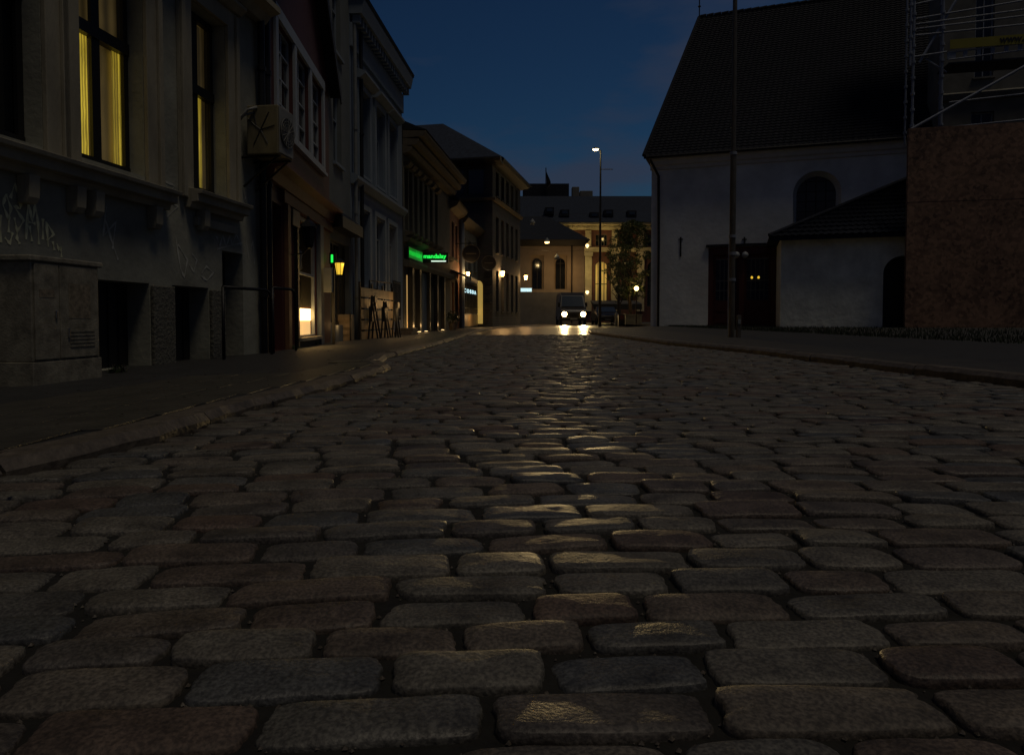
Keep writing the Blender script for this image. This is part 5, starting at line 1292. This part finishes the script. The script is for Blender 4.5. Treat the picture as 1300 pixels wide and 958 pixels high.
# tower wall behind scaffold
ft = F(at(1197, 100, 26.5).x, 26.5, 1, -.3)
tw = thing('church_tower', 'cream rendered tower wall seen behind the scaffolding', 'tower', ft.P(0, 0, 0))
hh = [(ft.S(1238, 50), ft.S(1262, 50), 9.6, 13.2), (ft.S(1225, 150)+.2, ft.S(1262, 150), 7.0, 8.3)]
ft.wall(0, 9, ZB, 18, hh, 2.0, dep=.3).build('wall', 'tower', tw)
for h in hh: ft.window(*h, tw, rows=(h[3]-.6,), fm='white_wood', sill=True, sm='tower')
ft.prism(MB(), -.1, 9, [(.003, 8.75), (.12, 8.8), (.18, 9.0), (.003, 9.1)]).build('string_course', 'tower', tw)
ft.prism(MB(), -.3, 9.3, [(.4, 18), (-1, 22), (-2.4, 18)]).build('roof', 'tile', tw)

# ---- weeds along the foot of the houses
def weed(x, y, z, r, n, label):
    t = thing('weed_clump', label, 'plant', (x, y, z), 'weeds growing along the wall foot'); mb = MB()
    leaf_clump(mb, (x, y, z+r*.55), r, n, .035, .7); mb.build('foliage', 'leaf', t, recalc=False)
    mb = MB()
    for k in range(7): a = random.random()*6.28; mb.tube([(x, y, z-.03), (x+math.cos(a)*r*.6, y+math.sin(a)*r*.6, z+r*1.1)], .004, 4)
    mb.build('stem', 'bark', t)
for k, (px_, py_, n_, lab) in enumerate(((297, 452, 200, 'weeds growing at the foot of the wall by the cellar doors'), (320, 450, 160, 'weeds below the black drainpipes'), (372, 447, 130, 'weeds under the left end of the red shop window'), (398, 441, 110, 'weeds under the right end of the red shop window'), (150, 478, 60, 'small weeds just right of the utility cabinet'))):
    Y = (H+.05)/((py_-404)/FPX); p = at(px_, py_, Y); weed(p.x, Y, -.06, .16 if k < 2 else .11, n_, lab)
# grit washed into the joints
mb = MB()
for i in range(7000):
    yy = .5+5*random.random()**1.6; x = random.uniform(max(interp(LK, yy), -1.0*yy-.3), min(interp(RK, yy), 1.0*yy+.3)); r_ = random.uniform(.0015, .005); z = -.011+r_*.4
    a = random.random()*3; c_, d_ = r_*math.cos(a), r_*math.sin(a)
    mb.add([(x+c_, yy+d_, z), (x-d_, yy+c_, z), (x-c_, yy-d_, z), (x+d_, yy-c_, z), (x, yy, z+r_*.9)], [(0, 1, 4), (1, 2, 4), (2, 3, 4), (3, 0, 4)])
g_ = mb.build('joint_grit', 'kerb', recalc=False); g_['kind'] = 'stuff'
# fallen leaves / litter
mb = MB()
for i in range(260):
    yy = random.uniform(1.5, 10); x = interp(LK, yy)-abs(random.gauss(0, 1.0))-.02 if random.random() < .6 else random.uniform(interp(LK, yy), interp(LK, yy)+.5)
    z = .07 if x < interp(LK, yy) else .03
    if x < interp(LK, yy)-.2: z = .056+(x-interp(LK, yy)+.19)*.0285+.012
    a = random.random()*6.28; s_ = random.uniform(.006, .018); c_, d_ = math.cos(a)*s_, math.sin(a)*s_
    mb.add([(x-c_, yy-d_, z), (x+d_*.5, yy-c_*.5, z+.004), (x+c_, yy+d_, z+.002), (x-d_*.5, yy+c_*.5, z+.005)], [(0, 1, 2, 3)])
l_ = mb.build('leaf_litter', 'bark', recalc=False); l_['kind'] = 'stuff'

# ================================================================ WORLD
KEYV = Vector((.26, -.23, .935)).normalized()
w = bpy.data.worlds.new('World'); bpy.context.scene.world = w; w.use_nodes = True
nt = w.node_tree; N = nt.nodes; L = nt.links; bg = N['Background']
sky = N.new('ShaderNodeTexSky'); sky.sky_type = 'NISHITA'; sky.sun_disc = False
sky.sun_elevation = R(-2.0); sky.sun_rotation = R(20); sky.altitude = 0; sky.ozone_density = 4; sky.air_density = 1.0; sky.dust_density = .3
tc = N.new('ShaderNodeTexCoord'); mp = N.new('ShaderNodeMapping'); mp.inputs['Scale'].default_value = (1, 1, 3.2); L.new(tc.outputs['Generated'], mp.inputs['Vector'])
cn = N.new('ShaderNodeTexNoise'); cn.inputs['Scale'].default_value = 2.6; cn.inputs['Detail'].default_value = 9; cn.inputs['Roughness'].default_value = .5; L.new(mp.outputs[0], cn.inputs['Vector'])
cr = N.new('ShaderNodeValToRGB'); cr.color_ramp.elements[0].position = .47; cr.color_ramp.elements[1].position = .60; L.new(cn.outputs['Fac'], cr.inputs['Fac'])
sc_ = N.new('ShaderNodeMath'); sc_.operation = 'MULTIPLY'; sc_.inputs[1].default_value = .75; L.new(cr.outputs['Color'], sc_.inputs[0])
tint = N.new('ShaderNodeMixRGB'); tint.blend_type = 'MULTIPLY'; tint.inputs['Fac'].default_value = 1; tint.inputs[2].default_value = (1.75, 2.75, 1.95, 1); L.new(sky.outputs[0], tint.inputs[1])
cm = N.new('ShaderNodeMixRGB'); L.new(sc_.outputs[0], cm.inputs['Fac']); L.new(tint.outputs[0], cm.inputs[1]); cm.inputs[2].default_value = (.27, .34, .58, 1)
L.new(cm.outputs[0], bg.inputs['Color']); bg.inputs['Strength'].default_value = .10
SKYNODES = (sky, tint, cm, bg)
street_key = light('street_key', 'SUN', (0, 0, 30), .40, (1, .86, .66)); street_key.data.angle = R(14)  # warm key standing in for street lamps behind the view
street_key.rotation_euler = (-KEYV).to_track_quat('-Z', 'Y').to_euler()

sc0 = bpy.context.scene; sc0.view_settings.view_transform = 'Standard'; sc0.view_settings.look = 'None'; sc0.view_settings.exposure = 0; sc0.view_settings.gamma = 1
sc0.render.engine = 'CYCLES'
